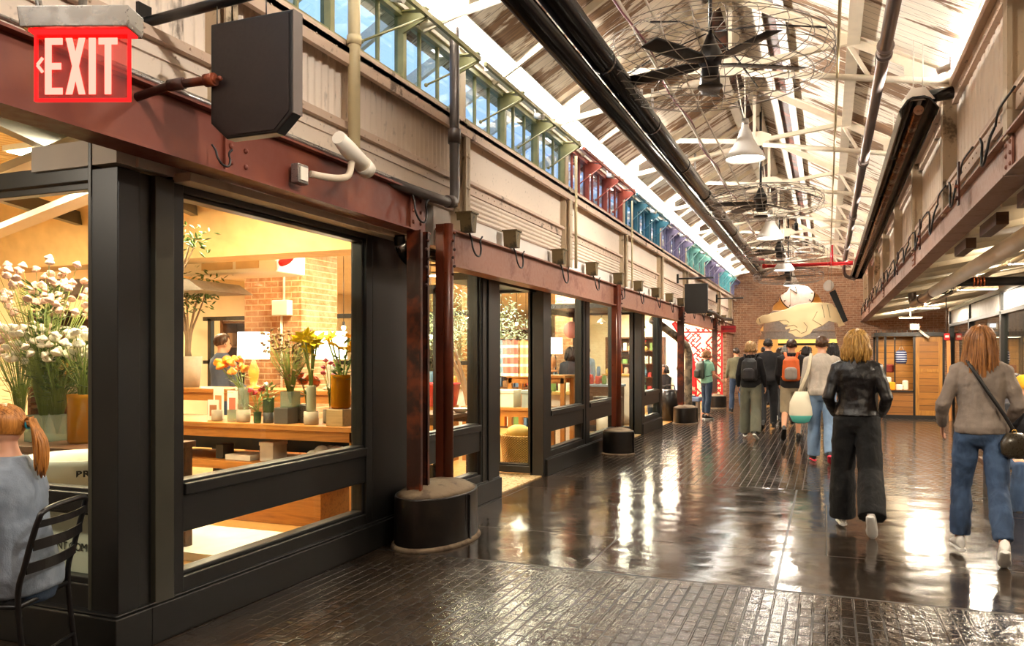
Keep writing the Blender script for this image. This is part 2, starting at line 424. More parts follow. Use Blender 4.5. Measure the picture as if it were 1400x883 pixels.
# ---- columns and stumps
colspec=[(5.60,2.49,'rustdark','brown riveted steel column at the end of the near beam'),(6.08,2.62,'rust','orange brown round-nosed steel column beside the first double stump'),(12.02,2.6,'rust','red brown steel column on the second stump beside a shop window'),(17.85,2.6,'rustdark','dark steel column on the third stump with a pipe behind it'),(23.6,2.6,'rustdark','farthest left steel column near the red lattice')]
M['rustor']=paint('orange_oxide_steel','5e2712',.35,.1,.2,3,.2,'4a1e10',.55)
for y,zt,mm,lb in colspec:
    t=thing('steel_column',(-3.0,y,.42),lb,'column','left steel columns')
    c=MB()
    if mm=='rust':
        c.tube([(-2.98,y,.42),(-2.98,y,zt)],.045,14);c.box(-3.08,y-.035,.42,-2.99,y+.035,zt)
        c.build('shaft',M['rustor'],t,world=True)
    else:
        c.box(-3.08,y-.055,.42,-2.95,y-.043,zt).box(-3.08,y+.043,.42,-2.95,y+.055,zt).box(-3.02,y-.045,.42,-3.006,y+.045,zt)
        c.box(-2.96,y-.075,.42,-2.945,y-.043,zt).box(-2.96,y+.043,.42,-2.945,y+.075,zt)
        c.build('shaft',M[mm] ,t,world=True)
    bo=MB()
    for k in range(6):bo.ell((-2.92,y-.03*(k%2)+.0,zt-.08-.07*k),(.014,.014,.014),n=8,m=5)
    bo.build('rivets',M['rustdark'],t,world=True)
def stump(y,a,b,h,lb,slope=.05,x=-3.0):
    t=thing('column_base',(x,y,0),lb,'column base','black drum column bases')
    pr=[];N=40
    dr=MB();secs=[]
    for z,s in ((0,1.0),(.02,1.0),(h-.01,.985),(h,.98)):
        secs.append(((0,0,z),(a*s,0,0),(0,b*s,0)))
    dr.loft(secs,N,True);dr.build('drum',M['drum'],t)
    MB().box(a*.93,-.012,.02,a*1.0+.012,.012,h-.02).box(a*.97,-.06,.02,a*.99,.04,h-.01).build('seam_strap',M['drum'],t)
    ct=MB();secs=[]
    for k in range(6):
        q=k/5;s=.97*(1-q)+.25*q;secs.append(((0,0,h-.005+slope*(1-(1-q)**2)),(a*s,0,0),(0,b*s,0)))
    ct.loft(secs,N,True);ct.build('mortar_cap',M['concrete'],t)
    MB().loft([((0,0,.0),(a*1.09,0,0),(0,b*1.07,0)),((0,0,.03),(a*1.02,0,0),(0,b*1.02,0))],N,True).build('skirt',M['concrete'],t)
stump(5.88,.29,.5,.40,'wide oval black drum base filled with mortar under the two near columns',.09,-2.98)
stump(12.0,.24,.26,.36,'black round drum base in front of the second stretch of shop windows',.05,-2.98)
stump(18.1,.26,.52,.36,'drum base at the left of the seating area, third along the wall',.05,-2.95)
stump(23.6,.26,.3,.36,'farthest drum base, behind the backpack wearer in green',.05,-2.95)
# ---- iron brackets with cable loops on the left beam
def loop(mb,x,y,z,s=1,r=.009,sg=1):
    pts=[(x,y+.03*s,z+.02*s),(x+.03*sg,y+.02*s,z-.05*s),(x+.05*sg,y+.0*s,z-.13*s),(x+.055*sg,y+.06*s,z-.19*s),(x+.055*sg,y+.15*s,z-.19*s),(x+.05*sg,y+.19*s,z-.12*s),(x+.05*sg,y+.17*s,z-.05*s),(x+.055*sg,y+.21*s,z-.0*s)]
    mb.tube(smooth(pts,4),r,6)
def smooth(pts,n=4):
    pts=[V(p) for p in pts];out=[]
    P=[pts[0]]+pts+[pts[-1]]
    for i in range(1,len(P)-2):
        for k in range(n):
            t=k/n;a,b,c,d=P[i-1],P[i],P[i+1],P[i+2]
            out.append(.5*((2*b)+(c-a)*t+(2*a-5*b+4*c-d)*t*t+(-a+3*b-3*c+d)*t**3))
    out.append(pts[-1]);return out
od=['first','second','third','fourth','fifth','sixth','seventh','eighth','ninth','tenth','eleventh','twelfth','thirteenth','fourteenth']
for k,y in enumerate([6.5,7.6,9.15,10.6,12.1,13.5,15.0,16.4,17.8,19.3,20.9,22.4,24.0,25.7]):
    t=thing('iron_bracket',(-3.0,y,2.6),od[k]+' tapered iron bracket from the near end, on top of the left steel beam','bracket','tapered brackets on the left beam')
    p=[(-.045,0),(.045,0),(.07,.17),(-.07,.17)]
    bk=MB();v=[];
    for xx,s in ((-.07,1),(.07,1)):
        for a,z in p:v.append((xx,a,z+.01))
    bk.add(v,[(0,1,2,3),(7,6,5,4),(0,4,5,1),(1,5,6,2),(2,6,7,3),(3,7,4,0)])
    bk.box(-.08,-.078,.175,.085,.078,.188)
    bk.build('cup',M['bracket'],t)
    lp=MB();loop(lp,-.0,.02,.0,.9+.2*R.random());lp.build('cable_loop',M['cable'],t)
t=thing('cable_hanger',(-3.0,5.45,2.7),'black looped cable hanging on the end of the near red beam','cable')
lp=MB();loop(lp,-.0,.0,.05,1.0);lp.build('loop',M['cable'],t)
t=thing('cable_hanger',(-3.0,3.3,2.6),'small black hook under the hanging shop sign','cable')
lp=MB();loop(lp,-.0,.0,.0,.5,.006);lp.build('loop',M['cable'],t)
# conduit behind near beam
tag(MB().cyl((-3.05,2.7,2.84),(-3.05,6.4,2.84),.012,8).cyl((-3.09,-1,2.87),(-3.09,6.4,2.87),.008,8).box(-3.1,2.5,2.82,-3.06,6.4,2.86).build('conduit',M['galv']),'thin metal conduits running above the near red beam','conduit')
# ================================================================ RIGHT UPPER WALL
wr=thing('wall_right',(1.2,0,2.6),'aged cream metal clad upper wall above the right hand beam','wall',kind='structure')
YR=[-3,-.1,2.95,5.95,8.97,12.0,15.05,18.1,21.15,24.2,27.25,29.3]
for i in range(len(YR)-1):
    y0,y1=YR[i],YR[i+1]
    co=MB();N=int((y1-y0)/(.02 if y0<15 else .06));vs=[];fs=[]
    for k in range(N+1):
        y=y0+(y1-y0)*k/N;x=1.2+.004*(1 if math.sin(2*PI*y/.2)>.75 else -1)
        vs+=[(x,y,3.22),(x,y,3.98)]
    for k in range(N):fs.append((2*k,2*k+2,2*k+3,2*k+1))
    co.add(vs,fs);co.build('panel',M['corr'],wr,world=True)
    rl=MB().box(1.1,y0,4.08,1.25,y1,4.16).box(1.15,y0,3.98,1.25,y1,4.08).box(1.1,y0,3.18,1.24,y1,3.22).box(1.12,y0,3.07,1.16,y1,3.18)
    rivets(rl,1.118,3.13,y0+.1,y1,.18,.009);rivets(rl,1.148,4.0,y0+.1,y1,.12,.008)
    rl.build('rail',M['rail'],wr,world=True)
    MB().box(1.10,y0-.05,2.9,1.22,y0+.05,4.14).box(1.07,y0-.07,2.9,1.1,y0+.07,4.1).build('post',M['post'],wr,world=True)
g=G('crinkled_plastic');n=g.noise(g.coord('World',(1,3,1)),9,5,.7,1.5);g.bsdf(g.ramp(n,[(.3,'8f8478'),(.6,'e6ded2')]),.35,0,g.bump(n,1,.05));M['plastic']=g.m
MB().box(1.15,-3,2.88,1.17,29.3,3.1).build('plastic_sheet',M['plastic'],wr,world=True)
RB=paint('faded_brown_steel','a58270',.55,0,.15,3,.2,'8a6450',.6)
yy=[-3,5.95,12.0,18.1,24.2,29.3]
lbs=['passing overhead nearest the camera','from the first to the second joint','in the middle distance','before the far end','reaching the brick end wall']
for k in range(5):
    b=thing('steel_beam',(1.15,yy[k],2.66),'brown steel beam on the right side, '+lbs[k],'beam','right steel beams')
    mb=MB();ibeam(mb,1.06,2.66,2.93,yy[k]+.01,yy[k+1]-.01,1);mb.build('girder',RB,b,world=True)
    sp=MB().box(1.09,yy[k+1]-.1,2.69,1.105,yy[k+1]+.1,2.9)
    for dy in (-.06,.06):
        for z in (2.73,2.8,2.87):sp.ell((1.088,yy[k+1]+dy,z),(.012,.016,.016),n=8,m=5)
    if k<4:sp.build('splice_plate',M['rust2'],b,world=True)
for k,y in enumerate([4.6,6.2,7.7,9.2,10.7,12.3,13.9,15.5,17.2,19,21,23,25,27]):
    t=thing('cable_hanger',(1.06,y,2.93),od[k]+' looped black cable from the camera, hanging over the right beam','cable','cable loops on the right beam')
    lp=MB();loop(lp,.0,0,.1,1.0+.3*R.random(),.009,-1);lp.tube(smooth([(0,0,.12),(-.02,-.25,.17),(0,-.6,.2)],4),.008,6);lp.build('loop',M['cable'],t)
    if k%2==0:
        MB().box(-.035,-.12,-.16,-.02,-.05,.2).ell((-.04,-.085,-.1),.018,n=8,m=6).ell((-.04,-.085,0),.018,n=8,m=6).build('iron_strap',M['rustdark'],t)
# ================================================================ ROOF
def zr(x): return 4.25+.577*min(x+3.05,1.15-x)
def deckmat():
    g=G('peeling_roof_boards');w=g.coord('World');sp=g.sep(w)
    q=g.math('MULTIPLY',sp[1],1/.135);fl_=g.math('FLOOR',q);fr=g.math('FRACT',q)
    wn=g.nd('TexWhiteNoise',noise_dimensions='1D');g.l.new(fl_,wn.inputs['W'])
    v=g.coord('World',(1.1,7,1.1));n=g.noise(v,1.3,7,.7,.6);n2=g.noise(g.coord('World',(1,1,1)),.9,3,.5);n3=g.noise(g.coord('World',(2,30,2)),2,4)
    amt=g.math('ADD',n,g.math('MULTIPLY',g.math('SUBTRACT',n2,.5),.85))
    amt=g.math('ADD',amt,g.math('MULTIPLY',g.math('SUBTRACT',wn.outputs[0],.5),.18))
    base=g.ramp(n3,[(.3,'ddd0bd'),(.7,'f3e8d6')]);br=g.ramp(n3,[(.3,'5e3d22'),(.7,'8f683e')])
    c=g.mix(g.ramp(amt,[(.51,0.0),(.57,.95)]),base,br)
    gap=g.math('LESS_THAN',fr,.05);c=g.mix(g.math('MULTIPLY',gap,.7),c,lin('2a1c12'))
    g.bsdf(c,.75,0,g.bump(g.math('SUBTRACT',n,gap),.5,.01));return g.m
cl=thing('ceiling',(-.95,14,5.4),'pitched board roof with peeling cream paint over the hall','ceiling',kind='structure')
DM=deckmat()
MB().prism([(-3.25,zr(-3.25)),(-.95,zr(-.95)),(-.95,zr(-.95)+.05),(-3.25,zr(-3.25)+.05)],'y',-3.2,29.4).build('board_deck',DM,cl,world=True)
MB().prism([(1.35,zr(1.35)),(-.95,zr(-.95)),(-.95,zr(-.95)+.05),(1.35,zr(1.35)+.05)],'y',-3.2,29.4).build('board_deck',DM,cl,world=True)
# ridge strips: white boards with thin dark strips set between them
M['grey']=paint('grey_board','9c938c',.7,0,.1,4)
rs=MB()
for x,w_ in ((-1.28,.1),(-1.02,.12),(-.72,.12),(-.46,.1)):
    z=zr(x)-.03;s=.577*(1 if x<-.95 else -1)
    rs.prism([(x-w_/2,z-s*w_/2),(x+w_/2,z+s*w_/2),(x+w_/2,z+s*w_/2-.05),(x-w_/2,z-s*w_/2-.05)],'y',8,29.3)
rs.build('ridge_board',M['white'],cl,world=True)
dk=MB()
for x in (-1.15,-.59):
    z=zr(x)-.012;s=.577*(1 if x<-.95 else -1)
    dk.prism([(x-.07,z-s*.07),(x+.07,z+s*.07),(x+.07,z+s*.07-.01),(x-.07,z-s*.07-.01)],'y',8,29.3)
dk.build('dark_strip',M['rustdark'],cl,world=True)
def truss(y,lb):
    t=thing('roof_truss',(-.95,y,4.2),lb,'roof truss','white steel roof trusses');S=M['steelwhite']
    for sg in (-1,1):
        e=V((-.95+sg*2.08,y,4.17));r=V((-.95,y,5.33))
        c=MB();c.bar(e,r,.012,.09);c.bar(e+V((0,-.035,.05)),r+V((0,-.035,.05)),.075,.012);c.build('top_chord',S,t,world=True)
        n=V((-.95+sg*1.15,y,zr(-.95+sg*1.15)-.13));k=V((-.95,y,4.52))
        MB().tube([e+V((0,0,-.02)),k+V((sg*.12,0,-.03))],.034,8).build('bottom_chord',S,t,world=True)
        MB().bar(k+V((sg*.1,0,.03)),n,.06,.055).build('web',S,t,world=True)
        MB().bar(n+V((0,.03,0)),e+(k-e)*.35+V((0,.03,0)),.03,.04).build('strut',S,t,world=True)
        gp=MB().prism([(e.x-sg*.02,4.1),(e.x-sg*.42,4.2),(e.x-sg*.42,4.36),(e.x-sg*.02,4.22)],'y',y-.01,y+.012)
        for q in (.08,.2,.34):gp.ell((e.x-sg*q,y-.014,4.17+q*.12),(.014,.01,.014),n=8,m=5)
        gp.build('gusset_plate',S,t,world=True)
    MB().prism([(-1.13,4.48),(-.77,4.48),(-.72,4.62),(-.86,4.68),(-1.04,4.68),(-1.18,4.62)],'y',y-.012,y+.012).build('gusset_plate',S,t,world=True)
    MB().bar((-.95,y,4.6),(-.95,y,5.36),.04,.05,(0,1,0)).build('king_post',S,t,world=True)
TY=[-.4,2.65,5.7,8.72,11.77,14.82,17.9,20.95,24.0,27.05]
for k,y in enumerate(TY): truss(y,od[k]+' white steel roof truss counted from the camera end of the hall')
pu=MB()
for x in (-2.15,.25):
    pu.box(x-.035,-3,zr(x)-.13,x+.035,29.3,zr(x)-.03);pu.box(x-.06,-3,zr(x)-.14,x+.06,29.3,zr(x)-.125)
tag(pu.build('trim_2',M['steelwhite']),'white steel purlins running lengthwise under the roof boards','purlin',kind='structure')
ev=MB();ev.box(-3.14,-3,4.19,-3.04,29.3,4.27).box(1.12,-3,4.16,1.25,29.3,4.3)
tag(ev.build('trim_3',M['steelwhite']),'white eaves plates along both sides of the roof','eaves plate',kind='structure')
# white rafters near eave on left (between trusses)
for k,y in enumerate([y+1.52 for y in TY[:-1]]+[28.4]):
    t=MB().bar((-3.05,y,4.19),(-.98,y,5.38),.04,.07)
    tag(t.build('trim_4' if k==0 else 'trim_4',M['steelwhite']),'slim white intermediate rafter, %s from the camera end'%od[k],'rafter',kind='structure')
# ================================================================ LEFT SHOPFRONTS
B=M['black']
def front(name,y0,y1,lb,zt=2.4,x=-3.36,mid=True,dn=None,stile=.09,z0=.2,ax='y',lowglass=True):
    """framed shop window in the plane x (ax='y') or y (ax='x')"""
    t=thing(name,((x,(y0+y1)/2,z0) if ax=='y' else ((y0+y1)/2,x,z0)),lb,'window','glazed shopfront windows','structure')
    def bx(mb,a0,z_0,a1,z_1,d=.07,o=0):
        if ax=='y': mb.box(x-d+o,a0,z_0,x+d+o,a1,z_1)
        else: mb.box(a0,x-d+o,z_0,a1,x+d+o,z_1)
    f=MB()
    bx(f,y0,z0,y0+stile,zt+.07);bx(f,y1-stile,z0,y1,zt+.07);bx(f,y0,zt,y1,zt+.07,.068);bx(f,y0,z0,y1,z0+.09,.068)
    bx(f,y0+stile,z0+.09,y1-stile,z0+.115,.045);bx(f,y0+stile,zt-.025,y1-stile,zt,.045)
    bx(f,y0+stile,z0+.09,y0+stile+.025,zt,.045);bx(f,y1-stile-.025,z0+.09,y1-stile,zt,.045)
    f.build('frame',B,t,world=True,bevel=.006)
    if mid:
        r=MB();bx(r,y0+stile,.53,y1-stile,.79,.06);bx(r,y0+stile,.735,y1-stile,.80,.085);bx(r,y0+stile,.795,y1-stile,.815,.05)
        r.build('middle_rail',B,t,world=True,bevel=.006)
        g=MB();bx(g,y0+stile,z0+.1,y1-stile,.54,.003);g.build('lower_pane',M['glass'],t,world=True)
        g=MB();bx(g,y0+stile,.80,y1-stile,zt,.003);g.build('upper_pane',M['glass'],t,world=True)
    else:
        g=MB();bx(g,y0+stile,z0+.1,y1-stile,zt,.003);g.build('pane',M['glass'],t,world=True)
    return t
front('window_11',3.33,5.38,'large black framed shop window showing the flower table')
front('window_12',6.0,7.52,'black framed shop window just behind the two near columns, showing the olive tree',stile=.05)
front('window_13',9.62,11.28,'black framed shop window right of the wicker basket, left of the second stump')
front('window_14',11.42,13.2,'black framed shop window partly behind the second column')
front('window_15',15.3,16.95,'black framed shop window left of the seating area')
front('window_16',-3.98,-3.42,'short return window beside the shop entrance, showing a wicker basket',2.33,9.45,False,ax='x',z0=.03,stile=.05)
front('window_17',-4.6,-3.42,'short return window beside the second shop entrance',2.33,15.15,False,ax='x',z0=.03,stile=.09)
tr=MB()
def plinth(y0,y1): tr.box(-3.47,y0,0,-3.25,y1,.2);tr.box(-3.44,y0,.2,-3.27,y1,.212)
plinth(3.16,5.7);plinth(6.1,7.95);plinth(9.45,13.35);plinth(15.1,17.0)
tr.box(-7,2.93,0,-3.25,3.16,.2);tr.box(-7,2.95,.2,-3.27,3.16,.212)
tag(tr.build('trim_5',B,bevel=.006),'black painted plinth along the foot of the shop windows','plinth',kind='structure')
# posts
ps=MB()
ps.box(-3.47,2.98,.2,-3.29,3.12,2.45).box(-3.40,3.12,.2,-3.30,3.20,2.45)
ps.box(-3.44,5.38,0,-3.29,5.97,2.48)
ps.box(-3.46,7.5,0,-3.28,7.95,2.45).box(-3.29,7.62,0,-3.265,7.72,2.45)
ps.box(-3.46,9.38,0,-3.28,9.62,2.45);ps.box(-3.44,11.28,0.2,-3.28,11.42,2.45)
ps.box(-3.46,13.2,0,-3.28,13.4,2.45);ps.box(-3.46,15.08,0,-3.28,15.3,2.45);ps.box(-3.46,16.95,0,-3.28,17.1,2.45)
ps.box(-3.6,3.30,.75,-3.47,3.56,2.45)
tag(ps.build('trim_6',B,bevel=.005),'black painted posts between the shop windows','post',kind='structure')
tag(MB().box(-3.40,3.20,.2,-3.27,3.33,2.45).box(-3.49,2.975,.2,-3.465,3.0,2.75).build('trim_7',M['olive'],bevel=.004),'olive black glossy post face at the near shop corner','post',kind='structure')
hd=MB();hd.box(-3.5,5.95,2.44,-3.24,29.3,2.6);hd.box(-4.0,7.95,2.34,-3.44,9.4,2.42);hd.box(-4.6,13.35,2.34,-3.44,15.1,2.42)
hd.box(-3.5,7.95,2.3,-3.38,9.4,2.36)
tag(hd.build('trim_8',M['black']),'dark head boards over the shop windows','head board',kind='structure')
tag(MB().box(-3.52,3.1,2.47,-3.28,3.6,2.62).box(-3.9,2.98,2.47,-3.3,3.1,2.6).build('trim_9',M['whitewall']),'white boxed soffit at the near shop corner','soffit',kind='structure')
tag(MB().box(-4.0,7.95,.004,-3.3,9.45,.012).box(-4.6,13.4,.004,-3.3,15.1,.012).build('floor',M['tile']),'pale worn threshold slabs in the shop entrances','threshold',kind='structure')
# return window
t=thing('window_18',(-4.4,3.05,.2),'black framed return window behind the seated person with a ponytail','window',kind='structure')
f=MB().box(-6.6,3.0,.2,-3.47,3.1,.33).box(-6.6,3.02,.33,-3.47,3.08,.36).box(-6.6,2.99,.70,-3.47,3.11,.80).box(-6.6,3.02,.68,-3.47,3.08,.82).box(-5.2,3.0,.2,-5.1,3.1,2.9)
f.build('frame',B,t,world=True,bevel=.005)
f=MB().box(-6.6,3.0,2.40,-3.47,3.1,2.49).box(-6.6,3.02,2.36,-3.47,3.08,2.395);f.build('transom',M['olive'],t,world=True,bevel=.004)
MB().box(-6.6,3.047,.33,-3.47,3.053,.70).build('lower_pane',M['glass'],t,world=True)
MB().box(-6.6,3.047,.80,-3.47,3.053,2.38).build('upper_pane',M['glass'],t,world=True)
MB().box(-6.6,3.047,2.49,-3.47,3.053,2.95).build('top_pane',M['glass'],t,world=True)
# door at recess
for nm,y0,y1,x,lb in (('door_1',8.0,9.35,-3.97,'open black framed shop door beyond the first window pair'),('door_2',13.45,15.05,-4.6,'glazed shop door in the second entrance')):
    t=thing(nm,(x,y0,.02),lb,'door',kind='structure')
    if nm=='door_1':
        # door leaf swung inward
        MB().box(x-.95,y0-.02,.02,x-.05,y0+.02,.28).box(x-.95,y0-.02,2.2,x-.05,y0+.02,2.3).box(x-.95,y0-.02,.02,x-.87,y0+.02,2.3).box(x-.13,y0-.02,.02,x-.05,y0+.02,2.3).build('leaf_frame',B,t,world=True)
        MB().box(x-.87,y0-.003,.28,x-.13,y0+.003,2.2).build('pane',M['glass'],t,world=True)
        MB().cyl((x-.82,y0+.06,.8),(x-.82,y0+.06,1.5),.014,8).build('handle',M['black2'],t,world=True)
    else:
        MB().box(x-.02,y0,.02,x+.02,y1,.25).box(x-.02,y0,2.25,x+.02,y1,2.34).box(x-.02,y0,.02,x+.02,y0+.1,2.3).box(x-.02,y1-.1,.02,x+.02,y1,2.3).build('leaf_frame',B,t,world=True)
        MB().box(x-.003,y0+.1,.25,x+.003,y1-.1,2.25).build('pane',M['glass'],t,world=True)
        MB().cyl((x+.06,y0+.2,.8),(x+.06,y0+.2,1.5),.014,8).build('handle',M['black2'],t,world=True)
# ================================================================ SHOP SHELL
g=G('corrugated_shop_ceiling');sp=g.sep(g.coord('World',rot=(0,0,.5)));wv=g.math('SINE',g.math('MULTIPLY',sp[0],60));g.bsdf(g.ramp(wv,[(0,'d2ab62'),(1,'ecc982')]),.6,0,g.bump(wv,.5,.02));M['shopceil']=g.m
M['warmwall']=paint('warm_plaster','e6cda2',.7,0,.12,1.5,.1)
M['warmpale']=paint('pale_plaster','efe2cc',.7,0,.08,1.5,.1)
tag(MB().prism([(-3.2,2.98),(-12,3.6),(-12,3.7),(-3.2,3.08)],'y',3.0,7.2).build('ceiling',M['shopceil']),'warm corrugated ceiling above the near flower shop','ceiling',kind='structure')
tag(MB().box(-12,7.2,3.15,-3.25,29.3,3.25).build('ceiling',M['warmpale']),'pale ceiling over the farther shops','ceiling',kind='structure')
BR2=brickmat('shop_brick','b0703c','8f5228','cfa878','yz')
BR2x=brickmat('shop_brick_front','b87a48','95582f','d8b48a','xz')
tag(MB().box(-12.1,2.5,0,-12,29.3,3.7).build('wall_back',M['warmwall']),'warm lit far wall inside the shops','wall',kind='structure')
tag(MB().box(-12,3.0,0,-6.6,3.1,3.7).build('wall_side',M['warmpale']),'pale wall beside the near return window','wall',kind='structure')
tag(MB().box(-12,29.3,0,-3.1,29.4,3.3).build('wall_end',M['warmpale']),'pale wall closing the far shops','wall',kind='structure')
tag(MB().box(-3.3,2.9,2.6,-3.2,29.3,3.3).box(-12,2.9,2.95,-3.2,3.0,3.8).build('trim_10',M['whitewall']),'plaster band closing the shops above the steel beams','band',kind='structure')
# sloping cream bulkhead and deep beams in the near shop
st=MB().prism([(6.5,2.52),(6.9,2.52),(6.9,3.4),(6.2,3.4)],'x',-12,-3.4)
tag(st.build('trim_11',paint('cream_bulkhead','eac98c',.6)),'cream sloping bulkhead across the flower shop ceiling','bulkhead',kind='structure')
for k,(x) in enumerate((-4.6,-6.2,-7.8)):
    tag(MB().bar((x,3.2,2.95),(x-1.4,6.4,3.0),.08,.14).build('ceiling_beam',M['olive']),['dark slanting beam under the flower shop ceiling, closest to the glass','middle dark slanting beam under the flower shop ceiling','dark slanting beam deepest in the flower shop'][k],'beam','beams in the flower shop')
tag(MB().bar((-3.9,3.6,2.9),(-8.5,4.6,2.62),.1,.06).bar((-4,4.2,2.85),(-9,5.6,2.5),.16,.05).build('ceiling_batten',M['white']),'pale battens hung across the flower shop','batten')
t=thing('extractor_hood',(-7.3,6.3,2.15),'grey metal hood hanging left of the brick pillar','hood')
MB().prism([(-8.6,2.2),(-6.1,2.2),(-6.3,2.32),(-8.5,2.4)],'y',6.6,7.4).build('canopy',M['galv'],t,world=True)
MB().cyl((-7.0,7,2.35),(-7.0,7,3.2),.02).cyl((-8,7,2.35),(-8,7,3.2),.02).build('hanger',M['galv'],t,world=True)
# brick pillar with fixtures
t=thing('brick_pillar',(-6.7,8.9,0),'warm brick pillar inside the flower shop behind the table lamps','pillar')
MB().box(-7.15,8.5,.0,-6.25,9.3,3.15).build('shaft',BR2x,t,world=True)
t2=thing('wall_box',(-6.5,8.45,2.35),'white electrical box with pipe on the brick pillar','electrical box')
MB().box(-6.62,8.38,2.02,-6.38,8.5,2.22).build('case',M['white'],t2,world=True,bevel=.01)
MB().cyl((-6.48,8.45,2.2),(-6.48,8.45,3.1),.015,8).cyl((-6.52,8.45,.9),(-6.52,8.45,2.05),.015,8).build('conduit',M['white'],t2,world=True)
t=thing('air_conditioner',(-6.3,7.6,2.5),'white ceiling air unit in front of the brick pillar','air unit')
MB().box(-7.1,7.35,2.45,-5.75,7.9,2.78).build('case',M['white'],t,world=True,bevel=.02)
MB().box(-6.8,7.34,2.5,-6.35,7.35,2.74).box(-6.3,7.34,2.5,-5.98,7.35,2.74).build('grille',paint('tan_grille','cdaa78',.6),t,world=True)
MB().cyl((-6.8,7.6,2.78),(-6.8,7.6,3.2),.015).cyl((-6,7.6,2.78),(-6,7.6,3.2),.015).build('hanger',M['galv'],t,world=True)
tag(MB().tube(smooth([(-5.55,7.4,3.15),(-5.55,7.4,2.75),(-5.6,7.4,2.6),(-5.72,7.4,2.55)],4),.045,12).build('fire_pipe',M['red']),'red pipe elbow beside the white air unit','pipe')
# glazed partition deep in the shop
t=thing('glazed_partition',(-7,12.5,0),'black steel and glass partition deep inside, seen right of the brick pillar','partition')
p=MB().box(-11.5,12.45,2.2,-5.2,12.55,2.28).box(-11.5,12.45,1.35,-5.2,12.55,1.42).box(-11.5,12.45,0,-5.2,12.55,.08)
for k in range(6):p.box(-5.28-k*1.22,12.45,0,-5.2-k*1.22,12.55,2.24)
p.build('frame',B,t,world=True);MB().box(-11.4,12.497,.05,-5.25,12.503,2.2).build('pane',M['glass'],t,world=True)
M['bulb']=emit('warm_bulb','ffd9a0',26);M['bulbw']=emit('white_bulb','fff4e0',16);M['shade_em']=emit('lit_lampshade','fff0d8',5.5)
def lamp(x,y,z,lb,r=.12,kind=0,em='bulb',top=3.15):
    t=thing('pendant_lamp',(x,y,z),lb,'lamp','pendant lamps in the shops')
    MB().cyl((0,0,.1),(0,0,top-z),.006,6).build('cord',M['cable'],t)
    if kind==0:MB().lathe([(.02,.12),(.03,.1),(r*.7,.05),(r,0),(r*.97,-.005),(r*.6,.04),(.02,.09)],16).build('lamp_shade',M['white'],t)
    else:MB().lathe([(.02,.12),(.025,.05),(.03,.02)],12).build('socket',M['black2'],t)
    MB().ell((0,0,.02),(.035,.035,.045),n=10,m=8).build('bulb',M[em],t)
    return t
for k,(x,y,z,kd) in enumerate([(-6.6,11.5,2.0,1),(-7.4,11.2,1.95,1),(-6.0,11.6,1.8,1),(-5.6,10.2,2.25,0),(-6.9,10,2.1,0),(-8.2,10.5,2.0,0),(-4.9,13.5,2.1,1),(-5.6,15.5,2.2,1),(-6.4,16.5,2.2,1),(-5.0,18.5,2.3,0),(-6.0,20.5,2.3,0),(-4.6,21.5,2.2,1),(-5.2,24,2.2,1),(-8.8,7.9,2.0,0)]):
    lamp(x,y,z,od[k]+' pendant lamp from the glass inside the shops, '+('bare bulb' if kd else 'small white shade'),kind=kd)
# table lamps
def tablelamp(x,y,z,lb,bc='d9a441',s=1):
    t=thing('table_lamp',(x,y,z),lb,'lamp')
    MB().lathe([(.0,0),(.08*s,0),(.085*s,.02),(.03*s,.04),(.05*s,.12*s),(.06*s,.2*s),(.02*s,.3*s),(.012,.34*s)],16).build('base',paint('lamp_base_'+bc,bc,.3),t)
    MB().lathe([(.17*s,.32*s),(.165*s,.33*s+.28*s),(.16*s,.33*s+.28*s),(.165*s,.32*s)],24).build('lamp_shade',M['shade_em'],t)
tablelamp(-5.75,6.98,1.15,'table lamp with drum shade glowing white, in front of the brick pillar')
tablelamp(-4.85,7.1,1.15,'glowing drum lamp right of the dried flower bunch','c8b9a0')
# ---- generic wood
M['wood']=woodmat('honey_wood','8f5a24','b97a36','x');M['woody']=woodmat('honey_wood_y','8f5a24','b97a36','y');M['woodz']=woodmat('honey_wood_z','8f5a24','b97a36','z')
M['wooddark']=woodmat('dark_wood','3c2413','5a371c','x')
def table(x0,x1,y0,y1,h,lb,wd='wood',shelf=None,cat='table',name='display_table',leg=.07):
    t=thing(name,((x0+x1)/2,(y0+y1)/2,0),lb,cat)
    MB().box(x0,y0,h-.045,x1,y1,h).build('tabletop',M[wd],t,world=True,bevel=.004)
    MB().box(x0+.03,y0+.02,h-.13,x1-.03,y0+.045,h-.045).box(x0+.03,y1-.045,h-.13,x1-.03,y1-.02,h-.045).build('apron',M[wd],t,world=True)
    for x in (x0+.02,x1-.02-leg):
        for y in (y0+.02,y1-.02-leg):MB().box(x,y,0,x+leg,y+leg,h-.045).build('leg',M['woodz'] if wd=='wood' else M[wd],t,world=True)
    if shelf:MB().box(x0+.04,y0+.03,shelf-.07,x1-.04,y1-.03,shelf).build('shelf',M[wd],t,world=True)
    return t
table(-6.9,-3.66,5.74,6.5,.9,'long honey wood table carrying the vases of flowers',shelf=.55)
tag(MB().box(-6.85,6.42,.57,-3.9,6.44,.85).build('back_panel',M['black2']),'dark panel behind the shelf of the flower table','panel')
table(-7.2,-4.3,6.8,7.35,1.15,'wooden table behind the flower table carrying the lamps')
M['paper']=paint('white_card','f0e8da',.6);M['potgrey']=paint('grey_stone_pot','a89a84',.7,0,.1,20,.4);M['potdark']=paint('dark_stone_pot','4b4a44',.6,0,.1,12,.3)
M['amber']=solidglass('amber_glass','c98a14',.55);M['clear']=solidglass('clear_vase_glass','dfe8dc',.22);M['greenglass']=solidglass('green_jar','8fae80',.3);M['frost']=solidglass('frosted_glass','cfd0b4',.6)
